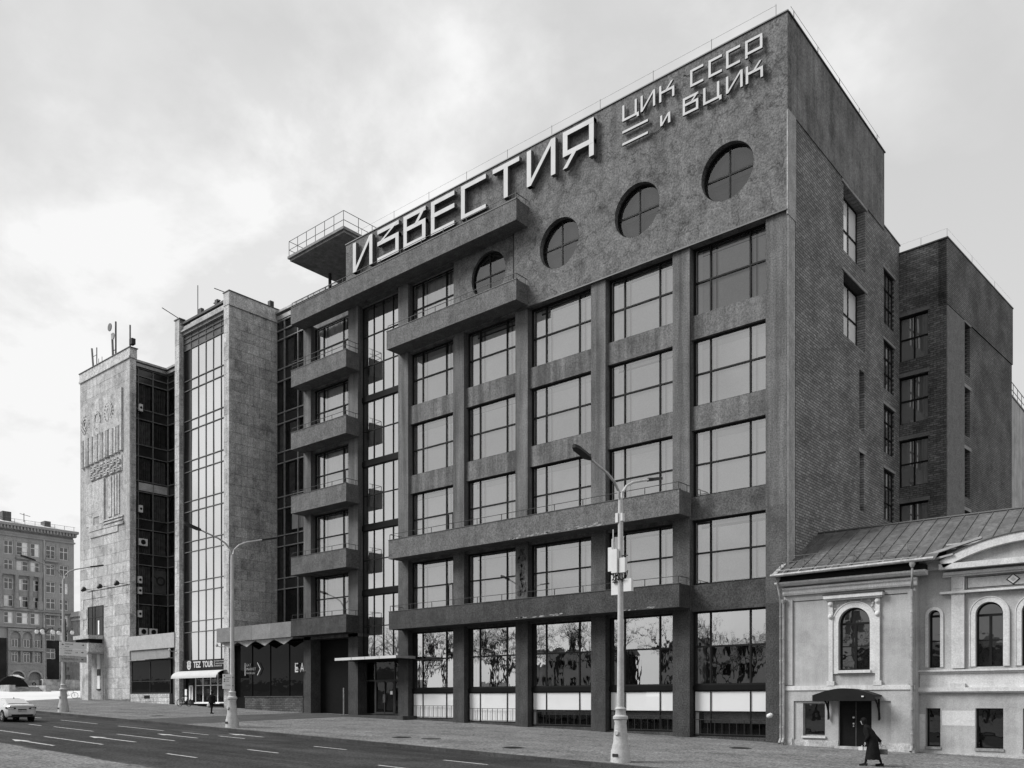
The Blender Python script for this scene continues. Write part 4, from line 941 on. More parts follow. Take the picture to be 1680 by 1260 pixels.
dr = MB().box(2.74, 4.28, Y+.26, Y+.32, .7, 3.2).build('double_door', gmat('black door', .010, bump=0, rough=.4), H_)
MB().box(3.50, 3.52, Y+.25, Y+.262, .95, 3.15).build('door_joint', ALUD, dr)
for z, r_ in ((2.42, .05), (2.12, .045), (2.0, .03)): MB().lathe([(r_, 0), (r_, .03), (r_*.5, .06)], (0, 0, 0), 10).build('door_knob', BOX, dr, (3.40, Y+.26, z), (math.pi/2, 0, 0))
MB().box(2.68, 4.34, Y-.25, Y+.3, .55, G(3.5)+.10).build('door_step', PLI, H_)
# arched canopy over the door on curved brackets
m = MB(); n = 14; pts = [(1.9+2.87*k/n, 3.42+.32*math.sin(math.pi*k/n)) for k in range(n+1)]
for p, q in zip(pts, pts[1:]): m.prism([p, q, (q[0], q[1]+.05), (p[0], p[1]+.05)], Y-1.0, Y+.02)
m.ring_y(3.335, 3.42, 0, .01, Y-1, Y-.99, 4)
m.prism([(1.9, 3.2)]+[(p[0], p[1]+.04) for p in pts]+[(4.77, 3.2)], Y-1.01, Y-.98)
cn = m.build('door_canopy', FR, H_)
for x in (2.3, 4.66):
    pts = [(x, Y+.02-.85*(1-math.cos(math.pi/2*k/6)), 2.35+.95*math.sin(math.pi/2*k/6)) for k in range(7)]
    MB().tube(pts, .05, 6).box(x-.03, x+.03, Y-.08, Y+.0, 2.3, 3.3).build('bracket', FR, cn)
MB().box(4.2, 4.3, Y-1.06, Y-1.01, 3.38, 3.44).build('lamp', BOX, cn)
# cornice, eaves, gutter, roof
m = MB(); pr2 = [(Y+.1, 8.42), (Y-.02, 8.42), (Y-.06, 8.5), (Y-.06, 8.62), (Y-.14, 8.7), (Y-.14, 8.78), (Y+.1, 8.78)]
m.prismx(pr2, .02, 6.3); m.prismx([(Y+.1, 8.85), (Y-.28, 8.88), (Y-.42, 8.98), (Y-.42, 9.06), (Y+.1, 9.06)], -.25, 6.75); m.build('cornice', HOL, H_)
MB().box(-.1, 6.7, Y-.35, Y+.2, 9.06, 9.32).build('eaves_soffit', FR, H_)
MB().box(.02, 6.2, Y+.07, Y+.0985, 8.1, 8.12).build('string_line', FR, H_)
def roof_pt(x, y): t = (y+1.3)/(4.0+1.3); return (x, y, 9.36+t*(12.18-9.36))
nS = 26; xs_r = [-.25+i*.62 for i in range(nS+1)]
RFm = {}
for a, b in zip(xs_r, xs_r[1:]):
    ys_ = -1.3 if b < 7.3 else (-.5+.95*min(1, (b-7.3)/1.8))
    MB().quad(roof_pt(a, ys_), roof_pt(b, ys_), roof_pt(b, 4.0), roof_pt(a, 4.0)).add([roof_pt(a, ys_), roof_pt(a+.03, ys_), roof_pt(a+.03, 4.0), roof_pt(a, 4.0)]+[(p[0], p[1], p[2]+.045) for p in (roof_pt(a, ys_), roof_pt(a+.03, ys_), roof_pt(a+.03, 4.0), roof_pt(a, 4.0))], [(4, 5, 6, 7), (0, 1, 5, 4), (1, 2, 6, 5), (2, 3, 7, 6), (3, 0, 4, 7)]).build('roof_sheet', RF, H_)
MB().quad((-.25, 4.0, 12.18), (16, 4.0, 12.18), (16, 9.5, 9.3), (-.25, 9.5, 9.3)).build('rear_roof', RF, H_)
MB().tube([(-.2, 4.0, 12.2), (16, 4.0, 12.2)], .07, 6).build('ridge_cap', CAP, H_)
MB().add([roof_pt(-.28, -1.35), roof_pt(-.06, -1.35), (-.06, 4.0, 12.2), (-.28, 4.0, 12.2)]+[(-.28, -1.35, 9.40), (-.06, -1.35, 9.40), (-.06, 4.0, 12.24), (-.28, 4.0, 12.24)], [(4, 5, 6, 7), (0, 1, 5, 4), (1, 2, 6, 5), (3, 0, 4, 7)]).build('verge_sheet', RFL, H_)
MB().add([(.03, -1.0, 9.3), (.03, 9.2, 9.3), (.03, 4.0, 12.12), (15.9, -1.0, 9.3), (15.9, 9.2, 9.3), (15.9, 4.0, 12.12)], [(0, 1, 2), (3, 4, 5)]).box(.03, 15.9, 8.5, 9.0, 0, 9.3).box(.03, 15.9, .55, .6, 0, 9.2).build('inner_wall', DK, H_)
MB().tube([(-.3, -1.34, 9.36), (7.2, -1.34, 9.46)], .085, 8).build('gutter', ALU, H_)
m = MB().box(-.2, 6.4, -1.0, -.97, 9.62, 9.66)
for i in range(9): x = .2+i*.78; m.tube([(x, -1.25, 9.42), (x+.15, -.95, 9.68)], .02, 4)
m.build('snow_guard', RFL, H_)
m = MB()
for i in range(6):
    x = -.1+i*1.2; p = roof_pt(x, -.6); m.tube([(p[0], p[1], p[2]), (p[0], p[1], p[2]+.62)], .018, 4); m.tube([(p[0], p[1], p[2]+.35), (p[0], p[1]+.45, p[2]+.28)], .015, 4)
zc = roof_pt(0, -.6)[2]
for h in (.1, .35, .62): m.tube([(-.3, -.6, zc+h), (6.3, -.6, zc+h)], .014, 4)
m.build('roof_railing', ALUD, H_)
def downpipe(x, y, zt, zb, xt=None, yt=None):
    m = MB(); xt = x if xt is None else xt; yt = y-.35 if yt is None else yt
    m.tube([(xt, yt, zt), (xt, yt, zt-.35), (x, y, zt-1.1), (x, y, zb+.25)], .065, 8); m.tube([(x, y, zb+.28), (x, y-.18, zb+.05)], .07, 8); m.lathe([(.07, 0), (.13, .12), (.13, .22)], (xt, yt, zt-.2), 8)
    for k in range(6): m.lathe([(.08, 0), (.085, .02), (.085, .05), (.08, .07)], (x, y, zb+.8+k*1.1), 8)
    return m.build('downpipe', ALU, H_, smooth=True)
downpipe(-.06, Y-.08, 9.3, G(0)); downpipe(.10, Y-.10, 8.2, G(0)+.02, xt=.10, yt=Y-.1); downpipe(6.12, Y-.1, 9.35, G(6), xt=6.3, yt=-1.3)
# recessed right-hand part with frontispiece
Y2 = .04
m = MB(); hol = [(6.5, 7.12, 1.14, 2.87), (8.55, 9.64, 1.13, 2.88), (10.38, 11.47, 1.13, 2.88), (12.2, 13.3, 1.13, 2.88), (6.62, 7.12, 4.7, 7.31), (8.56, 9.64, 4.7, 7.52), (10.34, 11.42, 4.7, 7.52), (12.12, 13.2, 4.7, 7.52)]
grid_wall(m, FRONT, 6.2, 16, -.5, 9.1, hol, Y2, Y2+.4); m.build('stucco_wall', HO, H_)
MB().box(6.19, 6.235, Y+.12, Y2, .2, 9.0).build('return_wall', HO, H_)
m = MB()
arch_fill(m, 6.87, 7.06, .25, 0, 7.31, Y2, Y2+.4)
for cx in (9.1, 10.88, 12.66): arch_fill(m, cx, 6.98, .54, 0, 7.52, Y2, Y2+.4)
m.build('arch_head', HO, H_)
arch_window(H_, 6.87, 4.7, 7.06, .25, Y2+.25, two=False)
m = MB(); arch_frame(m, 6.87, 4.72, 7.06, .25, .13, Y2-.05, Y2); m.build('window_surround', HOL, H_)
for cx in (9.1, 10.88, 12.66):
    # the square opening ends at 7.0; the head above is a half round of glass set in a raised arch
    aw = arch_window(H_, cx, 4.7, 6.98, .54, Y2+.22)
    m = MB(); arch_frame(m, cx, 4.72, 6.98, .54, .20, Y2-.06, Y2+.0); m.build('window_surround', HOL, H_)
    m = MB(); arch_frame(m, cx, 4.72, 6.98, .75, .04, Y2-.08, Y2+.0); m.build('window_moulding', HOL, H_)
for (a, b, z0, z1) in hol[:4]:
    f = frame_mb([0, b-a], [0, z1-z0], t=.04).build('lower_window', BAND, H_, (a, Y2+.28, z0)); panes(f, [0, b-a], [0, z1-z0], .04, WGO)
    MB().box(a-.03, b+.03, Y2-.05, Y2+.25, z0-.12, z0).build('window_sill', ALU, H_)
m = MB().box(6.14, 16, Y2-.18, Y2, 4.52, 4.6).box(6.2, 16, Y2-.10, Y2, 4.44, 4.52).box(6.0, 16, Y2-.20, Y2, 3.62, 3.80).box(6.1, 16, Y2-.10, Y2, 3.55, 3.62); m.each('string_course', HOL, H_)
MB().box(6.25, 16, Y2-.03, Y2-.001, 3.80, 4.44).build('apron_band', HOL, H_)
MB().box(7.19, 8.52, Y2-.004, Y2, 2.1, 2.77).box(6.22, 6.48, Y2-.004, Y2, 1.0, 2.6).build('repainted_patch', HOP, H_)
MB().box(6.1, 16, Y2-.12, Y2, -.1, .86).each('plinth', PLI, H_)
m = MB()
for xa in (7.61, 13.6): m.box(xa, xa+.52, Y2-.15, Y2, 4.65, 7.95).box(xa-.06, xa+.58, Y2-.2, Y2, 7.95, 8.08).box(xa, xa+.52, Y2-.15, Y2, 8.08, 8.74).box(xa-.04, xa+.56, Y2-.18, Y2, 3.8, 3.98).box(xa+.08, xa+.44, Y2-.17, Y2-.15, 8.2, 8.62)
m.each('pilaster', HOL, H_)
m = MB().box(7.15, 14.6, Y2-.24, Y2, 7.98, 8.08).box(7.25, 14.5, Y2-.20, Y2, 8.72, 8.80).box(7.3, 14.5, Y2-.3, Y2, 8.80, 8.92); m.build('entablature', HOL, H_)
MB().box(8.2, 13.55, Y2-.06, Y2, 8.14, 8.68).build('frieze_panel', HO, H_)
MB().box(8.22, 13.5, Y2-.07, Y2-.06, 8.16, 8.19).box(8.22, 8.25, Y2-.07, Y2-.06, 8.19, 8.66).box(8.22, 13.5, Y2-.07, Y2-.06, 8.63, 8.66).build('frieze_line', FR, H_)
for cx in (10.03, 11.75):
    for r_, yy, mt in ((.27, -.08, FR), (.21, -.10, HOL), (.10, -.12, HO)): MB().prism([(cx-r_, 8.43), (cx, 8.43-r_*.9), (cx+r_, 8.43), (cx, 8.43+r_*.9)], Y2+yy, Y2+yy+.02).build('diamond', mt, H_)
# segmental pediment
cxp, zc_ = 10.9, 2.72; R1, R0 = 7.63, 7.27
a1 = math.acos((cxp-7.23)/R1)
m = MB(); m.ring_y(cxp, zc_, R0, R1, Y2-.6, Y2+.3, 30, a1, math.pi-a1); zb_ = 9.03
m.box(7.2, 14.6, Y2-.6, Y2+.3, 9.03, 9.28); m.build('pediment', HOL, H_)
m = MB(); pts = [(cxp+R0*math.cos(a1+(math.pi-2*a1)*k/20), zc_+R0*math.sin(a1+(math.pi-2*a1)*k/20)) for k in range(21)]
m.prism([(14.2, 9.28)]+[p for p in pts if p[1] > 9.28]+[(7.6, 9.28)], Y2-.3, Y2-.1); m.build('tympanum', HO, H_)
m = MB(); m.ring_y(cxp, zc_, R1, R1+.04, Y2-.64, Y2+.9, 30, a1, math.pi-a1); m.build('pediment_flashing', CAP, H_)
m = MB().prism([(5.9, 9.5), (8.9, 10.25), (8.9, 10.35), (5.9, 9.62)], Y2-.5, Y2-.3).prism([(6.4, 9.35), (7.8, 9.62), (7.8, 9.7), (6.4, 9.45)], Y2-.7, Y2-.4); m.build('bent_gutter', RFL, H_)
MB().box(6.6, 7.25, Y2-.2, Y2+.4, 9.1, 9.5).build('eaves_block', HOL, H_)
MB().box(7.3, 16, .30, .40, 9.1, 10.28).build('attic_wall', HO, H_)
# ================================================================== LEFT BACKGROUND
AP = thing('apartment_building', 'large pale brick apartment house with columns, loggias and dark stone base', 'building')
AX = -170
MB().box(AX-14, AX-.3, -40, 37.0, 3, 37.2).build('core', APB, AP)
def apw(yc, z0, z1, wd, X=AX, arched=False, two=True):
    return (yc-wd/2, yc+wd/2, z0, z1)
ycs = [(-5.4, 1.7), (-1.0, 2.4), (3.6, 1.8), (8.6, 1.7), (13.2, 2.4), (17.4, 1.8), (21.2, 1.7), (24.45, 1.7), (27.03, 2.3), (29.4, 1.8), (32.4, 1.9), (35.0, 1.8)]
rowsA = [(32.3, 35.0), (28.9, 31.2), (25.3, 27.6), (21.9, 24.2), (18.6, 20.9), (15.6, 17.4), (11.8, 13.9)]
holA = []
for j, (z0, z1) in enumerate(rowsA):
    for y, wd in ycs:
        if j >= 5 and 24 < y < 31: continue
        holA.append((y-wd/2, y+wd/2, z0, z1))
m = MB(); grid_wall(m, sideM(AX), -40, 37.0, 15.6-1e-3, 36.8, [h for h in holA if h[2] >= 15.6-1e-3], 0, .35); m.build('brick_wall', APB, AP)
m = MB(); grid_wall(m, sideM(AX+.15), -40, 24.0, 4, 15.6, [h for h in holA if h[2] < 15 and h[1] < 24], 0, .4); m.build('granite_base', APD, AP); m = MB(); grid_wall(m, sideM(AX+.15), 31.2, 34.0, 4, 15.6, [h for h in holA if h[2] < 15 and h[0] > 31.2 and h[1] < 34.0], 0, .4); m.build('granite_base', APD, AP)
m = MB(); grid_wall(m, sideM(AX+.1), 34.0, 37.0, 4, 15.6, [(34.1, 35.9, 11.8, 13.9), (34.2, 36.2, 6.4, 8.6), (34.4, 36.0, 9.4, 10.2)], 0, .4); m.build('end_wall', APB, AP)
MB().box(AX-.6, AX-.5, 24, 37, 5, 15.6).build('dark_backing', DK, AP)
def apt_window(h):
    W, H = h[1]-h[0], h[3]-h[2]
    k = ('apt', round(W, 1), round(H, 1))
    if k not in CACHE:
        me = frame_mb([0, W/2, W], [0, H*.62, H], t=.14, tm=.13, d=.08).mesh('window'); me.materials.append(APW)
        mp = MB().quad((0, .06, 0), (W, .06, 0), (W, .06, H), (0, .06, H)).mesh('pane'); mp.materials.append(WGA)
        mc = MB().box(.1, W*.45, .04, .055, .1, H-.1).mesh('curtain'); mc.materials.append(CU); CACHE[k] = (me, mp, mc)
    me, mp, mc = CACHE[k]
    wdo = place('window', me, AP, (AX-.20, h[0], h[2]), (0, 0, math.pi/2)); place('pane', mp, wdo)
    if random.random() < .55: place('curtain', mc, wdo, (random.choice((0, W*.45)), 0, 0))
for h in holA:
    if h[1] > 14 or h[2] > 30: apt_window(h)
for y, wd in ycs:                       # arched heads over the top row
    if y > 14: MB().ring_y(0, 0, wd*.5, wd*.5+.12, -.03, .05, 14, 0, math.pi).build('arch_trim', APT, AP, (AX+.02, y, 35.0), (0, 0, math.pi/2))
m = MB().box(AX-.3, AX+1.0, -40, 37.6, 37.9, 38.4).box(AX-.3, AX+.5, -40, 37.3, 37.2, 37.9).box(AX-.3, AX+.25, -40, 37.2, 35.9, 36.2); m.build('cornice', APT, AP)
for i in range(38):
    y = 14+i*.62; MB().box(AX+.5, AX+.85, y, y+.3, 37.3, 37.9).build('bracket', APT, AP)
MB().add([(AX+1.0, -40, 38.4), (AX+1.0, 37.6, 38.4), (AX-5, 37.6, 40.2), (AX-5, -40, 40.2), (AX-14, 37.6, 38.4), (AX-14, -40, 38.4)], [(0, 1, 2, 3), (3, 2, 4, 5), (1, 4, 2)]).build('roof', SNOW, AP)
m = MB()
for i in range(14): y = 12+i*1.9; m.box(AX+.6, AX+.66, y, y+.06, 38.4, 39.3)
m.box(AX+.6, AX+.64, 12, 37, 39.25, 39.3); m.build('roof_railing', MT, AP)
MB().box(AX-2.5, AX-.5, 31.4, 32.6, 38.6, 40.0).build('dormer', RF, AP); MB().box(AX-2.5, AX-.7, 23.6, 25.2, 38.6, 40.8).build('dormer', RF, AP)
MB().tube([(AX-3, 22.4, 39), (AX-3, 22.4, 42)], .08, 4).tube([(AX-3, 28.4, 39.4), (AX-3, 28.4, 41.4)], .07, 4).tube([(AX-3, 27.6, 41.2), (AX-3, 29.6, 40.9)], .05, 4).each('roof_aerial', MT, AP)
MB().tube([(AX+.2, 31.05, 36), (AX+.2, 31.05, 6)], .16, 6).build('downpipe', LPM, AP)
# giant order and belts
MB().box(AX, AX+.8, 20.0, 30.6, 28.2, 29.2).build('entablature', APT, AP); MB().box(AX, AX+.5, 10, 37.2, 21.2, 21.6).build('belt', APT, AP)
MB().box(AX, AX+.5, 10, 37.2, 17.8, 18.1).build('belt', APT, AP)
for y in (22.8, 25.8, 28.5, 30.2): MB().lathe([(.62, 0), (.62, 1.6), (.42, 1.7), (.38, 6.2), (.52, 6.5), (.55, 6.9)], (AX+.35, y, 21.6), 10).build('column', APT, AP, smooth=True)
for yb, zb in ((27.03, 31.8), (32.4, 31.9), (32.4, 21.0)):
    m = MB().box(AX, AX+.9, yb-1.4, yb+1.4, zb-.35, zb)
    for i in range(8): m.box(AX+.84, AX+.88, yb-1.35+i*.38, yb-1.31+i*.38, zb, zb+1.0)
    m.box(AX+.83, AX+.9, yb-1.4, yb+1.4, zb+1.0, zb+1.08); m.build('balcony', APT, AP)
# loggia block with arches
m = MB(); lh = [(25.1, 26.9, 11.9, 15.2), (27.3, 29.0, 11.9, 15.2), (29.3, 30.7, 11.9, 15.2), (25.1, 26.9, 8.6+2, 11.2), (27.3, 29.0, 10.6, 11.2)]
grid_wall(m, sideM(AX+.5), 24.2, 31.1, 4, 17.6, [(24.7, 26.5, 13.9, 17.0), (26.9, 28.7, 13.9, 17.0), (29.1, 30.6, 13.9, 17.0), (24.7, 26.5, 10.9, 13.2), (26.9, 28.7, 10.9, 13.2), (29.1, 30.6, 10.9, 13.2), (24.8, 27.2, 4.5, 9.0), (28.0, 30.4, 4.5, 9.0)], 0, .4)
m.build('loggia_front', APT, AP)
for (a, b, z) in ((24.7, 26.5, 16.1), (26.9, 28.7, 16.1), (29.1, 30.6, 16.2)):
    m = MB(); arch_fill(m, 0, 0, (b-a)/2, 0, 17.1-z, 0, .4, 8); m.build('arch_head', APT, AP, (AX+.5, (a+b)/2, z), (0, 0, math.pi/2))
for (a, b, z) in ((24.8, 27.2, 7.9), (28.0, 30.4, 7.9)):
    m = MB(); arch_fill(m, 0, 0, (b-a)/2, 0, 9.1-z, 0, .4, 8); m.build('arch_head', APT, AP, (AX+.5, (a+b)/2, z), (0, 0, math.pi/2))
    m = MB().ring_y(0, 0, (b-a)/2, (b-a)/2+.3, -.06, .0, 14, 0, math.pi); m.build('arch_trim', HO, AP, (AX+.5, (a+b)/2, z), (0, 0, math.pi/2))
    MB().box(AX-.1, AX-.05, a+.2, b-.2, 4.6, 7.4).build('shop_display', gmat('shop display', .35, var=.3, scale=2, bump=0), AP)
    MB().ring_y(0, 0, .22, .38, 0, .03, 12).build('round_logo', BLK, AP, (AX-.02, (a+b)/2, 6.6), (0, 0, math.pi/2))
m = MB().box(AX+.4, AX+.6, 24.2, 31, 10.5, 10.8).box(AX+.4, AX+.7, 24.2, 31, 13.2, 13.6); m.build('loggia_rail', APT, AP)
for y in (25.6, 27.8, 29.85):
    for z0, z1 in ((13.9, 16.6), (10.9, 13.0)):
        W = 1.2; me = frame_mb([0, .6, 1.2], [0, 1.6, z1-z0], t=.13, tm=.12).build('loggia_window', APW, AP, (AX-.1, y-.6, z0), (0, 0, math.pi/2)); MB().quad((0, .06, 0), (1.2, .06, 0), (1.2, .06, z1-z0), (0, .06, z1-z0)).build('pane', WGA, me)
# side annex and low terrace
AN = thing('corner_annex', 'narrow pale annex with small cornice squeezed between apartment house and tower', 'building')
MB().box(-176, -166.5, 36.6, 44, 3, 20.6).build('wall', gmat('annex stucco', .36, bump=0), AN)
MB().box(-176, -165.9, 36.2, 44, 20.6, 21.6).box(-176, -166.2, 36.4, 44, 19.8, 20.2).build('cornice', HOL, AN)
for y in (37.0, 38.9): MB().lathe([(.3, 0), (.25, 6), (.35, 6.4)], (-166.4, y, 13.4), 8).build('column', HOL, AN)
for z0 in (14.5, 10.0): f = frame_mb([0, .6, 1.2], [0, 3.0], t=.1).build('window', APW, AN, (-166.6, 37.3, z0), (0, 0, math.pi/2)); MB().quad((0, .06, 0), (1.2, .06, 0), (1.2, .06, 3), (0, .06, 3)).build('pane', WGA, f)
# terrace walls, steps and dark tent
TW = thing('terrace_wall', 'stained granite terrace wall behind the sign lamp post', 'wall')
MB().box(-124, -123.4, 12.8, 24, 3.4, 5.0).build('wall', APD, TW)
for i, y in enumerate((12.6, 15.0, 17.4, 19.8)): MB().box(-123.4, -123.1, y, y+2.36, 4.6+.3*(i > 2), 6.4+.3*(i > 2)).build('granite_block', GRN, TW)
MB().box(-124, -123.0, 12.6, 24, 6.4, 6.5).build('coping', GRN, TW)
TS = thing('terrace_steps', 'low granite steps with end blocks on the white plaza', 'steps')
for k in range(5): MB().box(-118-.5*k-.5, -118-.5*k, 6.6, 10.8, 3.6, 4.55+.18*k).build('step', GRN, TS)
for y in (5.9, 10.8): MB().box(-121, -117.6, y, y+.8, 3.6, 5.5).build('end_block', GRN, TS)
TN = thing('market_tent', 'dark arched tent with a white top behind the plaza steps', 'tent')
n = 12; pts = [(9*k/n, 3.6*math.sin(math.pi*k/n)**.7) for k in range(n+1)]
m = MB(); m.prism([(x, z) for x, z in pts], 0, 7); m.build('tent_cover', BLK, TN); TN.location = (-139, 11.5, 5.2); TN.scale = (.55, .55, .6); TN.rotation_euler = (0, 0, math.pi/2-.2)
MB().prism([(4.6, 3.55), (7.4, 2.9), (7.6, 2.95), (5.8, 3.9), (4.4, 3.9)], -.2, 6).build('white_top', WH, TN)
HD = thing('hedge_wall', 'long dark low wall in front of the apartment house', 'wall')
MB().box(-150, -149, -30, 17, 4, 7.2).box(-149, -148.6, -30, 17, 6.9, 7.1).build('wall', APD, HD)
# decorative lamps on the square
def globe_lamp(x, y, label, globes):
    t = thing('street_lamp', label, 'street lamp', (x, y, -.03*x+.9), 0)
    MB().lathe([(.42, 0), (.42, .8), (.25, 1.1), (.2, 2.2), (.14, 2.4), (.11, 10.5), (.2, 10.7), (.05, 11.6)], (0, 0, 0), 10).build('post', MT if globes == 2 else ALUD, t, smooth=True)
    for k in range(globes):
        a = 2*math.pi*k/globes+.5; r_ = 1.25
        MB().tube([(0, 0, 9.2), (.5*math.cos(a), .5*math.sin(a), 9.9), (r_*math.cos(a), r_*math.sin(a), 10.1), (r_*math.cos(a), r_*math.sin(a), 9.7)], .06, 5).build('arm', MT, t)
        MB().lathe([(.05, .30), (.22, .26), (.30, 0), (.22, -.26), (.05, -.32)], (r_*math.cos(a), r_*math.sin(a), 9.4), 10).build('globe', BOX, t, smooth=True)
    return t
globe_lamp(-128, 14.9, 'ornate street lamp with five white globes on the square', 5)
globe_lamp(-127, 17.5, 'slim dark two armed street lamp beside the five globe lamp', 2)

# ================================================================== STREET LAMPS
def lamp_post(x, y, label):
    z = G(x, y); t = thing('street_lamp', label, 'street lamp', (x, y, z), 0, 'double armed street lamps along the kerb')
    MB().lathe([(.42, -.1), (.40, .08), (.385, .45), (.345, .55), (.35, .60), (.30, .75), (.235, 1.55), (.25, 1.60), (.25, 1.66), (.30, 1.70), (.30, 1.80), (.22, 1.86), (.20, 2.05), (.23, 2.10), (.16, 2.18)], (0, 0, 0), 16).build('base', LPM, t, smooth=True)
    MB().box(-.12, .12, -.405, -.36, .22, .34).build('base_hatch', MT, t)
    MB().lathe([(.11, -.02), (.08, .02)], (0, 0, 0), 14).build('base_medallion', LPM, t, (0, -.30, 1.15), (math.pi/2, 0, 0))
    MB().lathe([(.145, 2.1), (.12, 5.0), (.10, 10.0), (.085, 10.4)], (0, 0, 0), 12).build('pole', LPM, t, smooth=True)
    for s_ in (-1, 1):
        pts = [(0, 0, 10.0), (0, s_*.03, 10.35), (0, s_*.16, 10.7), (0, s_*.45, 11.0), (0, s_*.9, 11.22), (0, s_*1.6, 11.42), (0, s_*2.1, 11.56)]
        MB().tube(pts, .062, 8, .045).build('arm', LPM, t, smooth=True)
        hd = MB(); P = [(2.05, -.06, 11.50, .06), (2.25, 0, 11.53, .17), (2.9, 0, 11.70, .17), (3.1, 0, 11.75, .08)]
        V = []
        for yy, _, zz_, ww in P: V += [(-ww, s_*yy, zz_), (ww, s_*yy, zz_), (ww*.8, s_*yy, zz_+.11), (-ww*.8, s_*yy, zz_+.11)]
        F = [(0, 1, 2, 3), (12, 15, 14, 13)]
        for i in range(3):
            for k in range(4): F.append((i*4+k, i*4+(k+1) % 4, (i+1)*4+(k+1) % 4, (i+1)*4+k))
        hd.add(V, F); ho = hd.build('lamp_head', LPD, t)
        m2 = MB(); V2 = [(v_[0]*1.03, v_[1], v_[2]+.012) for i, v_ in enumerate(V) if i % 4 >= 2]; m2.add(V2, [(0, 1, 3, 2), (2, 3, 5, 4), (4, 5, 7, 6)]); m2.build('head_cover', LPM, ho)
    return t
L1 = lamp_post(-1.16, -13.38, 'pale double armed street lamp nearest the camera, with telecom boxes on it')
L2 = lamp_post(-28.93, -13.38, 'pale double armed street lamp in front of the glass tower, with a white notice')
L3 = lamp_post(-52.89, -13.29, 'pale double armed street lamp farthest left, behind the road sign')
# telecom equipment on the first lamp
TE = thing('telecom_unit', 'cluster of white antenna boxes with looping black cables strapped to the near lamp post', 'antenna', (-1.16, -13.38, 0))
for (xa, xb, ya, yb, za, zb) in ((-.52, -.34, -.12, .12, 8.35, 9.30), (-.24, .02, -.30, -.14, 8.24, 9.18), (.06, .34, -.22, -.04, 8.24, 8.82), (-.46, -.14, .02, .16, 7.42, 8.22), (.20, .56, -.10, .06, 7.50, 8.0), (-.16, -.04, -.14, .1, 10.25, 10.62), (.06, .15, -.1, .06, 10.3, 10.6)):
    m = MB().box(xa, xb, ya, yb, za, zb)
    m.build('antenna_box', BOX, TE)
for (x, y, za, zb) in ((-.40, 0, 9.3, 9.65), (-.28, -.1, 9.1, 10.0), (-.33, .1, 9.3, 9.5), (.1, 0, 8.8, 9.5)): MB().tube([(x, y, za), (x, y, zb)], .02, 6).build('whip_aerial', BOX, TE)
for k in range(9):
    x0 = -.42+k*.1; pts = [(x0+.09*math.sin(k+i*.9)+(0-x0)*i/7*.7, -.1+.1*math.cos(k*2+i), 8.3-.28*math.sin(math.pi*i/6)-.02*i) for i in range(7)]
    MB().tube(pts, .016, 5).build('cable', CABLE, TE)
MB().box(-.35, .35, -.06, .0, 8.9, 8.94).box(-.35, .35, -.06, .0, 7.9, 7.94).build('bracket', MT, TE)
# direction sign on the far lamp
DS = thing('road_sign', 'white direction sign with three rows of street names and arrows on the far lamp post', 'sign', (-52.89+.24, -13.29, 0), math.pi/2)
INK = gmat('sign ink', .02, bump=0, grain=.05); SGN = gmat('white sign sheet', .82, var=.04, bump=0, grain=.03)
for k, (za, zb) in enumerate(((7.28, 7.80), (6.74, 7.26), (6.23, 6.72))):
    MB().box(-.38, 1.68, 0, .03, za, zb).build('sign_panel', SGN if k < 2 else gmat('grey sign sheet', .42, bump=0), DS)
def sarrow(x, z, s_, k): MB().prism([(x, z-.025), (x+.1, z-.025), (x+.1, z-.06), (x+.2, z), (x+.1, z+.06), (x+.1, z+.025), (x, z+.025)] if s_ > 0 else [(x, z), (x+.1, z-.06), (x+.1, z-.025), (x+.2, z-.025), (x+.2, z+.025), (x+.1, z+.025), (x+.1, z+.06)], -.006, -.001).build('arrow', INK, DS)
text(DS, 'ТВЕРСКАЯ', INK, .02, .62, 7.58, 7.70, -.002, .003); text(DS, 'УЛИЦА', INK, .02, .34, 7.38, 7.48, -.002, .003)
text(DS, 'САДОВОЕ', INK, .0, .56, 7.06, 7.18, -.002, .003); text(DS, 'КОЛЬЦО', INK, .0, .50, 6.86, 6.98, -.002, .003); text(DS, '0,8', INK, .82, .99, 6.95, 7.05, -.002, .003)
text(DS, 'Пл. МАЯКОВСКОГО', INK, -.25, .72, 6.42, 6.53, -.002, .003); text(DS, '0,9', INK, .84, 1.0, 6.40, 6.52, -.002, .003)
sarrow(-.25, 7.60, -1, 0); sarrow(1.3, 7.60, 1, 0); sarrow(1.25, 7.02, 1, 1); sarrow(1.25, 6.46, 1, 2)
MB().box(-.05, .05, .03, .12, 6.3, 7.7).build('clamp', MT, DS)
NT = thing('notice_board', 'small white parking notice with black lines on the middle lamp post', 'sign', (-28.93+.16, -13.38, 0), math.pi/2)
MB().box(-.72, -.12, 0, .02, 3.92, 4.80).build('plate', SGN, NT)
MB().box(-.12, 0, .0, .02, 4.1, 4.14).box(-.12, 0, .0, .02, 4.6, 4.64).build('bracket', MT, NT)
for k, (xa, xb, z) in enumerate(((-.66, -.58, 4.66), (-.66, -.58, 4.46), (-.66, -.58, 4.34))): MB().box(xa, xb, -.004, -.001, z, z+.07).build('pictogram', INK, NT)
for k, (s_, xb, z) in enumerate((('ПАРКОВКА', -.2, 4.57), ('8-20', -.32, 4.47), ('10 МИН', -.3, 4.35), ('СТОЯНКА', -.22, 4.12))): text(NT, s_, INK, -.54, xb, z, z+.05, -.002, .002)

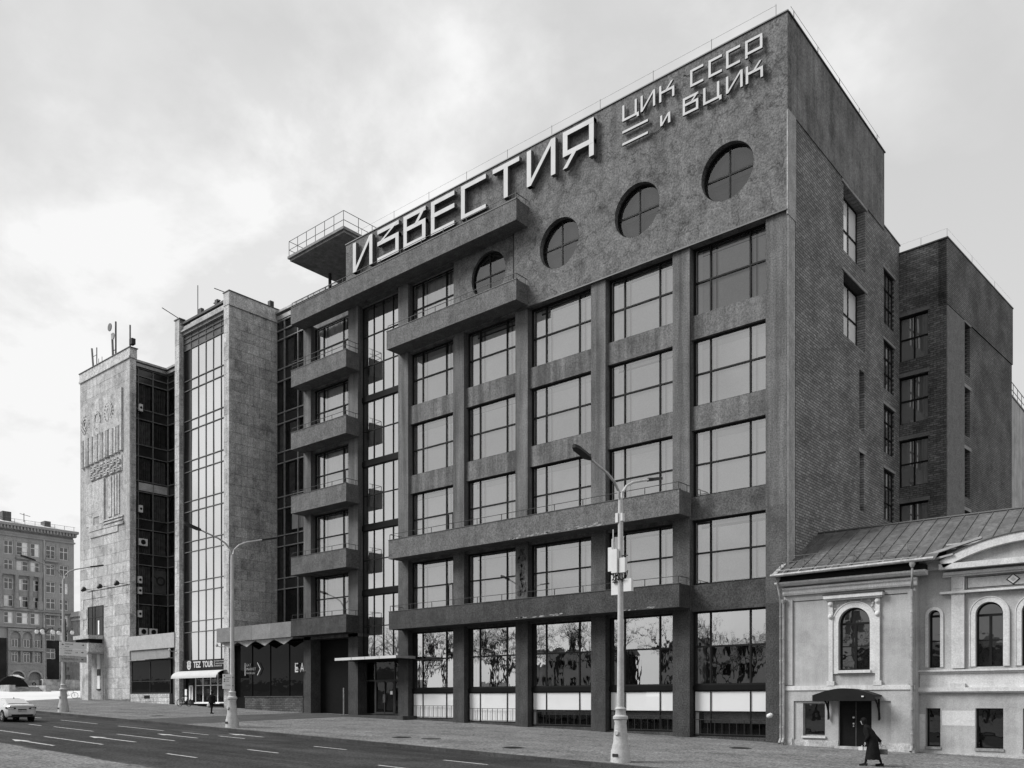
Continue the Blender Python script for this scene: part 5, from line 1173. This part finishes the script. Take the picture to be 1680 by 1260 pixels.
# ================================================================== CAR
def make_car():
    t = thing('parked_car', 'silver white sedan driving away on the road at the left edge', 'car', (-44.15, -20.25, RZ(-44.15)), math.pi-.03)
    t.name = 'sedan_car'
    # local: x forward, y left. stations: x, z floor, z belt, z top, half width, half width roof
    ST_ = [(-2.22, .42, .86, .90, .66, .55), (-2.18, .34, .93, 1.02, .80, .68), (-2.0, .26, .95, 1.06, .87, .72), (-1.72, .24, .96, 1.08, .895, .70), (-1.55, .24, .96, 1.11, .90, .68), (-1.18, .24, .95, 1.30, .90, .62), (-.72, .22, .94, 1.42, .90, .60), (-.1, .22, .93, 1.47, .90, .60), (.45, .22, .92, 1.44, .90, .60),
           (.95, .22, .91, 1.25, .90, .64), (1.25, .23, .90, 1.05, .89, .70), (1.7, .24, .84, .96, .88, .68), (2.0, .26, .76, .86, .84, .6), (2.2, .34, .66, .72, .72, .5)]
    V = []; F = []; M_ = []
    def ring(s_):
        x, zf, zb, zt, w_, wr = s_
        return [(x, 0, zf), (x, w_*.92, zf), (x, w_, zf+.14), (x, w_*1.0, (zf+zb)/2+.05), (x, w_*.98, zb-.06), (x, w_*.93, zb), (x, wr+(w_*.93-wr)*.12, zt-.06 if zt-zb > .12 else zt-.02), (x, wr*.8, zt-.01), (x, 0, zt)]
    nS_ = len(ST_); R_ = [ring(s_) for s_ in ST_]; n = 9
    for r_ in R_: V += r_
    for r_ in R_: V += [(a, -b, c) for a, b, c in r_]
    for side in (0, 1):
        o_ = side*nS_*n
        for i in range(nS_-1):
            for k in range(n-1):
                q = (o_+i*n+k, o_+(i+1)*n+k, o_+(i+1)*n+k+1, o_+i*n+k+1); F.append(q if side == 0 else q[::-1])
        F.append(tuple(o_+k for k in range(n)) if side else tuple(o_+k for k in range(n))[::-1]); F.append(tuple(o_+(nS_-1)*n+k for k in range(n)))
    b = MB().add(V, F).build('body', CARP, t, smooth=True)
    sb = b.modifiers.new('bevel', 'BEVEL'); sb.width = .012; sb.segments = 1; sb.limit_method = 'ANGLE'
    # glass: side windows and rear window, slightly proud of the body
    for s_ in (-1, 1):
        def P(i, tt):
            a, b_ = R_[i][5], R_[i][6]; return (a[0]+(b_[0]-a[0])*tt, s_*(a[1]+(b_[1]-a[1])*tt+.008), a[2]+(b_[2]-a[2])*tt)
        m = MB(); idx = [5, 6, 7]
        for i, j in ((5, 6), (6, 7)): m.quad(P(i, .14), P(j, .12), P(j, .88), P(i, .86))
        m.build('side_window', CG, t); m = MB()
        for i, j in ((7, 8), (8, 9)): m.quad((P(i, .12)[0]+(.07 if i == 7 else 0), *P(i, .12)[1:]), P(j, .12), P(j, .86), (P(i, .88)[0]+(.07 if i == 7 else 0), *P(i, .88)[1:]))
        m.build('side_window', CG, t)
    m = MB(); q = [(-1.60, -.60, 1.125), (-.92, -.52, 1.40), (-.92, .52, 1.40), (-1.60, .60, 1.125)]
    m.add([(-1.56, -.62, 1.135), (-1.56, .62, 1.135), (-.86, .54, 1.415), (-.86, -.54, 1.415)], [(0, 1, 2, 3)]); m.build('rear_window', CGL, t)
    for s_ in (-1, 1):
        MB().add([(-2.262, s_*.40, .86), (-2.262, s_*.38, .77), (-2.235, s_*.80, .77), (-1.98, s_*.915, .80), (-1.98, s_*.915, .89), (-2.23, s_*.80, .91)], [(0, 1, 2, 3, 4, 5)]).build('tail_light', FR, t)
        MB().box(-2.268, -2.258, min(s_*.66, s_*.52), max(s_*.66, s_*.52), .80, .85).build('tail_lamp_glow', BOX, t)
        MB().box(.62, .82, min(s_*.90, s_*1.06), max(s_*.90, s_*1.06), .93, 1.05).build('side_mirror', CARP, t)
        for z_, x_ in ((.80, -.75), (.80, .2)): MB().box(x_, x_+.18, min(s_*.895, s_*.915), max(s_*.895, s_*.915), z_, z_+.03).build('door_handle', ALU, t)
        MB().box(-.14, -.12, min(s_*.899, s_*.903), max(s_*.899, s_*.903), .3, .93).build('door_gap', FR, t)
    MB().box(-2.25, -2.20, -.24, .24, .62, .78).build('plate_recess', FR, t)
    pl_ = MB().box(-2.262, -2.252, -.26, .26, .60, .72).build('number_plate', gmat('plate', .38, bump=0), t)
    MB().box(-2.25, -2.1, -.62, .62, .30, .44).build('rear_diffuser', FR, t)
    MB().box(-2.24, -2.21, -.55, .55, .915, .93).build('chrome_strip', ALU, t)
    for x_ in (-1.36, 1.36):
        for s_ in (-1, 1):
            y0, y1 = (s_*.70, s_*.905); y0, y1 = min(y0, y1), max(y0, y1)
            MB().disc_y(x_, .34, .40, y0+ (.0 if s_ > 0 else -.003), y1+(.003 if s_ > 0 else 0), 24).build('wheel_arch', FR, t)
            wh = MB().disc_y(x_, .315, .315, y0, y1+.012, 24).build('wheel', RUB, t) if s_ > 0 else MB().disc_y(x_, .315, .315, y0-.012, y1, 24).build('wheel', RUB, t)
            m = MB(); yy = s_*.925
            for k in range(5):
                a = 2*math.pi*k/5; c, d = math.cos(a), math.sin(a)
                m.add([(x_-.03*d, yy, .315+.03*c), (x_+.03*d, yy, .315-.03*c), (x_+.21*c+.04*d, yy, .315+.21*d-.04*c), (x_+.21*c-.04*d, yy, .315+.21*d+.04*c)], [(0, 1, 2, 3)])
            m.ring_y(x_, .315, .20, .225, yy-.005, yy+.005, 20); m.build('rim', ALU, wh)
    MB().add([(-.75, -.012, 1.43), (-.58, -.012, 1.46), (-.74, -.012, 1.53), (-.75, .012, 1.43), (-.58, .012, 1.46), (-.74, .012, 1.53)], [(0, 1, 2), (3, 5, 4), (0, 3, 4, 1), (1, 4, 5, 2), (2, 5, 3, 0)]).build('roof_fin', FR, t)
    return t
make_car()

# ================================================================== PEOPLE
def skin_body(name, verts, edges, rad, mat, parent, root=0, sub=2):
    me = bpy.data.meshes.new(name); me.from_pydata(verts, edges, []); me.update()
    o_ = bpy.data.objects.new(name, me); col.objects.link(o_); o_.parent = parent
    o_.modifiers.new('skin', 'SKIN'); 
    bpy.context.view_layer.update()
    sv = me.skin_vertices[0].data if me.skin_vertices else None
    if sv:
        for i, r_ in enumerate(rad): sv[i].radius = (r_, r_) if not isinstance(r_, tuple) else r_
        sv[root].use_root = True
    s_ = o_.modifiers.new('sub', 'SUBSURF'); s_.levels = sub; s_.render_levels = sub
    me.materials.append(mat)
    # bake the modifiers into a plain mesh
    dg = bpy.context.evaluated_depsgraph_get(); nm = bpy.data.meshes.new_from_object(o_.evaluated_get(dg)); nm.name = name
    o_.modifiers.clear(); o_.data = nm; nm.materials.clear(); nm.materials.append(mat)
    nm.polygons.foreach_set('use_smooth', [True]*len(nm.polygons))
    return o_
def ensure_skin():
    pass
def person(loc, rz, label, H, lean, coat_len, stride, arms, hair, coat_flare=.30, scale=1.0):
    """x forward, z up; body one skinned mesh, coat, hair and shoes as children"""
    t = thing('person', label, 'person', loc, rz); t.scale = (scale,)*3
    lx = lambda z: lean*max(0, z-.9)      # forward lean above the hips
    hip = (0, 0, .92)
    V = [hip, (lx(1.15), 0, 1.15), (lx(1.40), 0, 1.38), (lx(1.52)+.02, 0, 1.50), (lx(1.60)+.05, 0, 1.60), (lx(1.72)+.07, 0, 1.71)]
    R = [(.15, .12), (.14, .11), (.15, .11), .055, .085, .075]
    E_ = [(0, 1), (1, 2), (2, 3), (3, 4), (4, 5)]
    for s_, st in ((1, stride), (-1, -stride)):
        i = len(V); kb = .05 if st > 0 else -.02
        V += [(0, s_*.10, .86), (st*.45+kb, s_*.10, .48), (st-.02, s_*.10, .09), (st+.14, s_*.10, .045)]
        R += [.095, .062, .042, .035]; E_ += [(0, i), (i, i+1), (i+1, i+2), (i+2, i+3)]
    for s_, (el, ha) in zip((1, -1), arms):
        i = len(V); V += [(lx(1.38), s_*.19, 1.36), (el[0]+lx(1.1), s_*el[1], el[2]), (ha[0]+lx(.9), s_*ha[1], ha[2]), (ha[0]+lx(.9)+.05, s_*ha[1], ha[2]-.07)]
        R += [.062, .045, .032, .03]; E_ += [(2, i), (i, i+1), (i+1, i+2), (i+2, i+3)]
    b = skin_body('body', V, E_, R, BLK, t)
    # head with face, neck, ears and hair
    hx, hz = lx(1.62)+.06, 1.625
    hd = MB(); prof = [(.0, -.12), (.045, -.115), (.066, -.07), (.076, 0), (.078, .05), (.062, .095), (.03, .12), (0, .125)]
    seg = 16; V2 = []; F2 = []
    for r_, z in prof:
        for k in range(seg):
            a = 2*math.pi*k/seg; fx_ = 1.2 if math.cos(a) < 0 else 1.12
            V2.append((hx+r_*math.cos(a)*fx_, r_*math.sin(a), hz+z))
    for i in range(len(prof)-1):
        for k in range(seg): F2.append((i*seg+k, i*seg+(k+1) % seg, (i+1)*seg+(k+1) % seg, (i+1)*seg+k))
    hd.add(V2, F2); hd.add([(hx+.085, -.014, hz-.02), (hx+.085, .014, hz-.02), (hx+.108, 0, hz-.025), (hx+.085, 0, hz+.03)], [(0, 1, 2), (1, 3, 2), (3, 0, 2)])
    for s_ in (-1, 1): hd.box(hx-.02, hx+.01, min(s_*.072, s_*.088), max(s_*.072, s_*.088), hz-.03, hz+.03)
    ho = hd.build('head', SKIN, t, smooth=True)
    for s_ in (-1, 1): MB().box(hx+.078, hx+.086, s_*.03-.012, s_*.03+.012, hz+.005, hz+.018).build('eye', RUB, ho)
    MB().box(hx+.076, hx+.084, -.02, .02, hz-.062, hz-.054).build('mouth', gmat('lips', .18, bump=0), ho)
    hm = MB(); V3 = []; F3 = []; hp = [(.086, -.10 if hair else -.02), (.094, 0), (.095, .05), (.078, .11), (.04, .14), (0, .146)]
    for r_, z in hp:
        for k in range(seg):
            a = 2*math.pi*k/seg; c = math.cos(a); V3.append((hx-.018+r_*c*1.15, r_*math.sin(a)*1.04, hz+z+(.10 if c > .45 and z < .03 else 0)))
    for i in range(len(hp)-1):
        for k in range(seg): F3.append((i*seg+k, i*seg+(k+1) % seg, (i+1)*seg+(k+1) % seg, (i+1)*seg+k))
    hm.add(V3, F3).build('hair', BLK, ho, smooth=True)
    # coat: elliptical rings from collar to hem
    cm = MB(); rings = []; seg = 20
    for k in range(11):
        f_ = k/10; z = 1.50-(1.50-coat_len)*f_
        w1 = [.08, .19, .235, .24, .235, .23, .23, .235, .24, .24, .24][k]; d1 = [.08, .14, .19, .20, .195, .19, .19, .19, .195, .195, .195][k]
        if z < .95: w1 += coat_flare*(.95-z)*.25; d1 += coat_flare*(.95-z)*.75
        rings.append([(lx(z)+d1*math.cos(2*math.pi*i/seg)*(1+.03*math.sin(5*i+k)), w1*math.sin(2*math.pi*i/seg), z+(.012*math.sin(3*i) if k == 10 else 0)) for i in range(seg)])
    VV = [p for r_ in rings for p in r_]; FF = []
    for i in range(10):
        for k in range(seg): FF.append((i*seg+k, (i+1)*seg+k, (i+1)*seg+(k+1) % seg, i*seg+(k+1) % seg))
    cm.add(VV, FF).build('coat', BLK, t, smooth=True)
    for s_, (el, ha) in zip((1, -1), arms):
        MB().tube([(lx(1.38), s_*.19, 1.40), (lx(1.25)+el[0]*.5, s_*(.2+el[1])/2*1.02, (1.36+el[2])/2), (el[0]+lx(1.1), s_*el[1], el[2]), (ha[0]+lx(.9), s_*ha[1], ha[2]+.02)], .075, 10, .055).build('sleeve', BLK, t, smooth=True)
        # hand: palm and five fingers
        hx2, hy, hz2 = ha[0]+lx(.9), s_*ha[1], ha[2]
        m = MB().box(hx2-.02, hx2+.02, hy-.035, hy+.035, hz2-.09, hz2)
        for f_i, L_ in enumerate((.055, .065, .062, .05)): m.tube([(hx2, hy-.027+f_i*.018, hz2-.088), (hx2+.012, hy-.027+f_i*.018, hz2-.088-L_*.6), (hx2+.03, hy-.027+f_i*.018, hz2-.088-L_)], .008, 5)
        m.tube([(hx2+.015, hy-s_*.03, hz2-.03), (hx2+.045, hy-s_*.045, hz2-.07), (hx2+.05, hy-s_*.04, hz2-.10)], .009, 5); m.build('hand', SKIN, t)
    for s_, st in ((1, stride), (-1, -stride)):
        MB().tube([(st-.09, s_*.10, .05), (st, s_*.10, .065), (st+.12, s_*.10, .045), (st+.19, s_*.10, .035)], .05, 8, .035).build('shoe', RUB, t)
    return t
P1 = person((6.68, -7.68, G(6.68, -7.68)), math.pi+.12, 'stooped person in a long black coat walking left past the mansion door', 1.55, .38, .24, .26, (((.02, .26, 1.12), (.22, .22, .88)), ((-.1, .28, 1.1), (-.22, .27, .86))), True, .12, 1.06)
P2 = person((-43.35, -6.23, G(-43.35, -6.23)), 1.9, 'person in a dark jacket standing on the pavement in front of the travel kiosk', 1.75, .04, .80, .10, (((0, .27, 1.12), (.06, .25, .88)), ((0, .27, 1.12), (.08, .25, .88))), False, .1, 1.0)
HB = thing('handbag', 'small bag swinging behind the stooped person in the black coat', 'bag', (7.02, -7.5, G(6.98, -7.5)+.64))
MB().box(-.14, .14, -.05, .05, -.18, .02).build('bag_body', gmat('bag leather', .10, bump=.1), HB)
MB().tube([(-.1, 0, .02), (-.07, 0, .14), (0, 0, .18), (.07, 0, .14), (.1, 0, .02)], .012, 5).build('handle', ALU, HB)
PB = thing('paper_bag', 'small white package held in front by the stooped walking person', 'package', (6.31, -7.77, G(6.2, -7.75)+.66))
MB().box(-.13, .03, -.05, .05, -.07, .07).build('wrapping', BOX, PB); MB().box(-.02, .0, -.02, .02, .07, .12).build('handle', BOX, PB)

# ================================================================== SMALL THINGS
def ac_unit(x, y, z, W, label, rz=math.pi/2):
    t = thing('air_conditioner', label, 'air conditioner', (x, y, z), rz, 'air conditioners on the dark curtain wall')
    MB().box(0, W, -.38, -.05, 0, .72).build('casing', BOX, t); MB().disc_y(W*.46, .36, min(.26, W*.36), -.39, -.381, 18).build('fan_grille', FR, t)
    MB().box(-.05, .0, -.4, 0, -.06, .0).box(W, W+.05, -.4, 0, -.06, 0).build('bracket', MT, t); return t
ac_unit(-69.7, 1.0, 19.2, .85, 'white air conditioner on the dark glazing high beside the carved tower')
ac_unit(-69.75, .92, 16.3-1, .38, 'upper of two narrow air conditioners stacked by the printed banner')
ac_unit(-69.75, .92, 14.2, .38, 'lower of two narrow air conditioners stacked by the printed banner')
ac_unit(-69.75, .92, 11.8, .38, 'single narrow air conditioner low on the dark glazing')
ac_unit(-69.3, .9, 9.95, .75, 'left of two air conditioners standing on the pavilion roof', math.pi/2)
ac_unit(-69.2, 1.9, 9.95, .75, 'right of two air conditioners standing on the pavilion roof', math.pi/2)
ac_unit(-69.7, 1.0, 33.0, .35, 'small air conditioner near the top of the dark glazing by the carved tower')
ac_unit(-69.7, 1.0, 24.6-2, .35, 'small air conditioner below the pale spandrel of the dark glazing')
for i, (x, lb) in enumerate(((-78.2, 'leftmost'), (-74.4, 'middle'), (-70.6, 'rightmost'))):
    t = thing('floodlight', lb+' of three dark floodlights on arms over the carved tower wall', 'floodlight', (x, -.05, 15.1), 0, 'floodlights on the carved tower')
    MB().tube([(0.9, 0, 0), (0, -.9, .15)], .03, 5).build('arm', MT, t); MB().lathe([(.14, 0), (.27, .35), (.27, .42)], (0, 0, 0), 10).build('lamp', LPD, t, (0, -.9, -.05), (-.8, -.5, 0))
t = thing('wall_cable', 'thin conduit line running across the blank tower wall below the floodlights', 'cable')
MB().box(-79, -69.4, -.03, .0, 15.05, 15.1).box(-77.9, -77.85, -.03, .0, 10.3, 15.05).build('conduit', MT, t)
t = thing('roof_aerial', 'tall mast with two round dishes on the carved tower roof', 'aerial', (-75.0, 1.2, 39.2))
MB().box(-.065, .065, -.065, .065, 0, 4.6).build('mast', MT, t); MB().tube([(-.55, 0, 0), (-.85, 0, 3.5)], .12, 8).build('panel_aerial', ALUD, t)
MB().lathe([(.02, 0), (.42, .12), (.42, .2)], (0, 0, 0), 14).build('dish', ALUD, t, (-.62, -.2, 4.05), (math.pi/2, 0, 0)); MB().lathe([(.02, 0), (.36, .12), (.36, .2)], (0, 0, 0), 14).build('dish', ALU, t, (.1, -.2, 2.9), (math.pi/2, 0, 0))
MB().box(-.7, 0, -.03, .03, 1.6, 1.65).build('strut', MT, t)
t = thing('roof_aerial', 'thin mast with a dark dish at the right corner of the carved tower', 'aerial', (-72.4, 1.5, 39.2)); MB().tube([(0, 0, 0), (0, 0, 3.6)], .09, 6).build('mast', ALUD, t); MB().box(.2, .8, -.2, .2, 1.4, 2.0).box(0, .2, -.05, .05, 1.7, 1.8).build('dish', LPD, t)
t = thing('roof_aerial', 'pair of slanting panel aerials at the left end of the tower roof', 'aerial', (-80.2, 1.2, 39.2)); MB().tube([(0, 0, 0), (-.5, 0, 3.2)], .11, 6).build('panel_aerial', ALUD, t); MB().tube([(.7, 0, 0), (.7, 0, 3.0)], .06, 6).build('mast', ALUD, t); MB().box(-.3, .7, -.02, .02, 2.2, 2.24).build('strut', MT, t)
for x, lb in ((-77.7, 'small bare whip aerial left of centre on the tower roof edge'), (-76.9, 'small bare whip aerial right of its twin on the tower roof edge')):
    t = thing('whip_aerial', lb, 'aerial', (x, .6, 39.25)); MB().tube([(0, 0, 0), (0, 0, 1.1)], .03, 5).tube([(-.15, 0, 0), (0, 0, .7)], .02, 4).build('rod', MT, t)
mh = (((-8.17, -11.7), 'dark oval manhole cover on the pavement left of the near lamp post'), ((-.55, -4.12), 'dark manhole cover on the pavement in front of the right corner pillar'), ((-16.2, -11.3), 'dark manhole cover on the pavement near the kerb below the third bay'), ((-14.5, -10.8), 'faint manhole cover beside the darker one near the kerb'), ((-43.0, -10.8), 'manhole cover on the far pavement left of the middle lamp post'))
for i, ((x, y), lb) in enumerate(mh):
    t = thing('manhole_cover', lb, 'manhole cover', (x, y, G(x, y)+.006)); t.rotation_euler = (.022, .03, 0)
    MB().lathe([(.52, -.004), (.52, .004), (.42, .005), (.42, .001)], (0, 0, 0), 24).build('rim', KB, t); MB().lathe([(.41, -.002), (.41, .003)], (0, 0, 0), 20).build('lid', RUB if i != 3 else KB, t)
# bicycle leaning beside the kiosk, another at the tower corner
def bicycle(loc, rz, label, mat):
    t = thing('bicycle', label, 'bicycle', loc, rz)
    for x in (-.52, .52):
        m = MB(); m.ring_y(x, .34, .31, .35, -.02, .02, 22); wv = m.build('wheel', RUB, t)
        m = MB()
        for k in range(6): a = math.pi*k/6; m.tube([(x+.3*math.cos(a), 0, .34+.3*math.sin(a)), (x-.3*math.cos(a), 0, .34-.3*math.sin(a))], .004, 3)
        m.build('spokes', ALU, wv)
    MB().tube([(-.52, 0, .34), (-.05, 0, .3), (.36, 0, .75), (-.2, 0, .78), (-.52, 0, .34)], .022, 6).tube([(-.05, 0, .3), (-.24, 0, .9)], .02, 6).tube([(.36, 0, .85), (.52, 0, .34)], .02, 6).build('frame', mat, t)
    MB().box(-.36, -.12, -.06, .06, .9, .95).build('saddle', RUB, t); MB().tube([(.3, -.26, .98), (.36, 0, .92), (.3, .26, .98)], .015, 5).tube([(.36, 0, .92), (.36, 0, .8)], .018, 5).build('handlebar', MT, t)
    return t
bicycle((-56.3, -1.3, G(-56.3, -1.3)), .35, 'bicycle parked in front of the left part of the travel kiosk', ALU)
bicycle((-81.2, -1.0, G(-81.2, -1.0)), 1.2, 'bicycle half hidden at the left corner of the carved tower', ALU)
t = thing('rubbish_bag', 'pale bundle on the pavement below the kiosk counter', 'bag', (-52.8, -.8, G(-52.8, -.8))); MB().lathe([(.2, 0), (.28, .12), (.24, .3), (.1, .42), (.04, .46)], (0, 0, 0), 9).build('sack', ALU, t); MB().lathe([(.05, .44), (.09, .52)], (0, 0, 0), 7).build('knot', ALU, t)
t = thing('security_camera', 'white camera on a short arm on the mansion corner downpipe', 'camera', (-.1, Y-.2, 2.55)); MB().tube([(0, 0, 0), (-.25, -.1, .0)], .02, 5).build('arm', MT, t); MB().lathe([(.04, -.16), (.11, -.1), (.12, .08), (.05, .16)], (0, 0, 0), 10).build('housing', BOX, t, (-.42, -.15, -.08), (0, 1.2, 0))
for (x, y, z, lb) in ((-59.9, -.2, 7.9, 'small bracket lamp on the left pier of the glass tower'), (-51.6, -.2, 8.0, 'small bracket lamp on the right fin of the glass tower'), (-39.8, -.1, 5.6, 'small lamp on the pillar beside the dark passage')):
    t = thing('wall_lamp', lb, 'wall lamp', (x, y, z)); MB().tube([(0, .15, 0), (-.5, -.1, .0), (-.7, -.2, .12)], .035, 5).build('arm', ALUD, t); MB().lathe([(.05, 0), (.14, .1), (.06, .3)], (0, 0, 0), 8).build('shade', LPM, t, (-.75, -.2, .0))
# nudge the mirrored surroundings: bare trees and houses across the street
def bare_tree(x, y, z, H, seed, label):
    rnd = random.Random(seed); t = thing('bare_tree', label, 'tree', (x, y, z), 0, 'bare trees across the street'); m = MB(); tr = MB()
    def grow(p, d, L_, r_, lv, mb):
        q = p+d*L_*.5+Vector((rnd.gauss(0, .06), rnd.gauss(0, .06), 0))*L_; e = q+d*L_*.5
        mb.tube([p, q, e], r_, 5 if lv < 3 else 3, r_*.65, cap=False)
        if lv >= 6: return
        for k in range(rnd.choice((2, 3)) if lv else 4):
            nd = (d+Vector((rnd.gauss(0, .55), rnd.gauss(0, .55), rnd.gauss(.12, .3)))).normalized(); grow(e if k else q, nd, L_*rnd.uniform(.62, .82), r_*.62, lv+1, m)
    grow(Vector((0, 0, 0)), Vector((0, 0, 1)), H*.3, H*.02, 0, tr)
    tr.build('trunk', BARK, t); stuff(m.build('branches', BARK, t))
spots = []
rs = random.Random(3)
for k in range(15): spots.append((-20-k*5.6+rs.uniform(-1.5, 1.5), -50-rs.uniform(0, 14), 13+rs.uniform(0, 4)))
for k in range(5): spots.append((-14+k*5, -52-rs.uniform(0, 10), 8.5+rs.uniform(0, 3)))
for i, (x, y, h_) in enumerate(spots): bare_tree(x, y, -.03*x+.7, h_, i+1, 'bare leafless tree across the street, mirrored in the shop windows')
for i, (x, y, W, hh) in enumerate(((-120, -124, 26, 11), (-80, -120, 26, 13), (-40, -126, 26, 11))):
    t = thing('town_house', ('low grey', 'taller grey', 'long low grey')[i]+' town house far across the street, mirrored in the '+('left', 'middle', 'right')[i]+' shop windows', 'house', (x, y, -.03*x), 0, 'houses across the street')
    hs = [(a, a+1.4, z, z+2.0) for a in [2+k*3.4 for k in range(int((W-3)/3.4))] for z in (2.2, 6.2, 10.2) if z+2.4 < hh]
    m = MB(); grid_wall(m, lambda u, d, z: (u, -d, z), 0, W, -1, hh, hs, 0, .5); m.build('wall', gmat('far house stucco', .32, bump=0, var=.2, scale=.1), t); MB().box(.5, W-.5, -9, -.6, -1, hh-.2).build('core', DK, t)
    MB().prismx([(.6, hh), (-4.5, hh+2), (-9.6, hh)], -.5, W+.5).build('roof', RF, t)
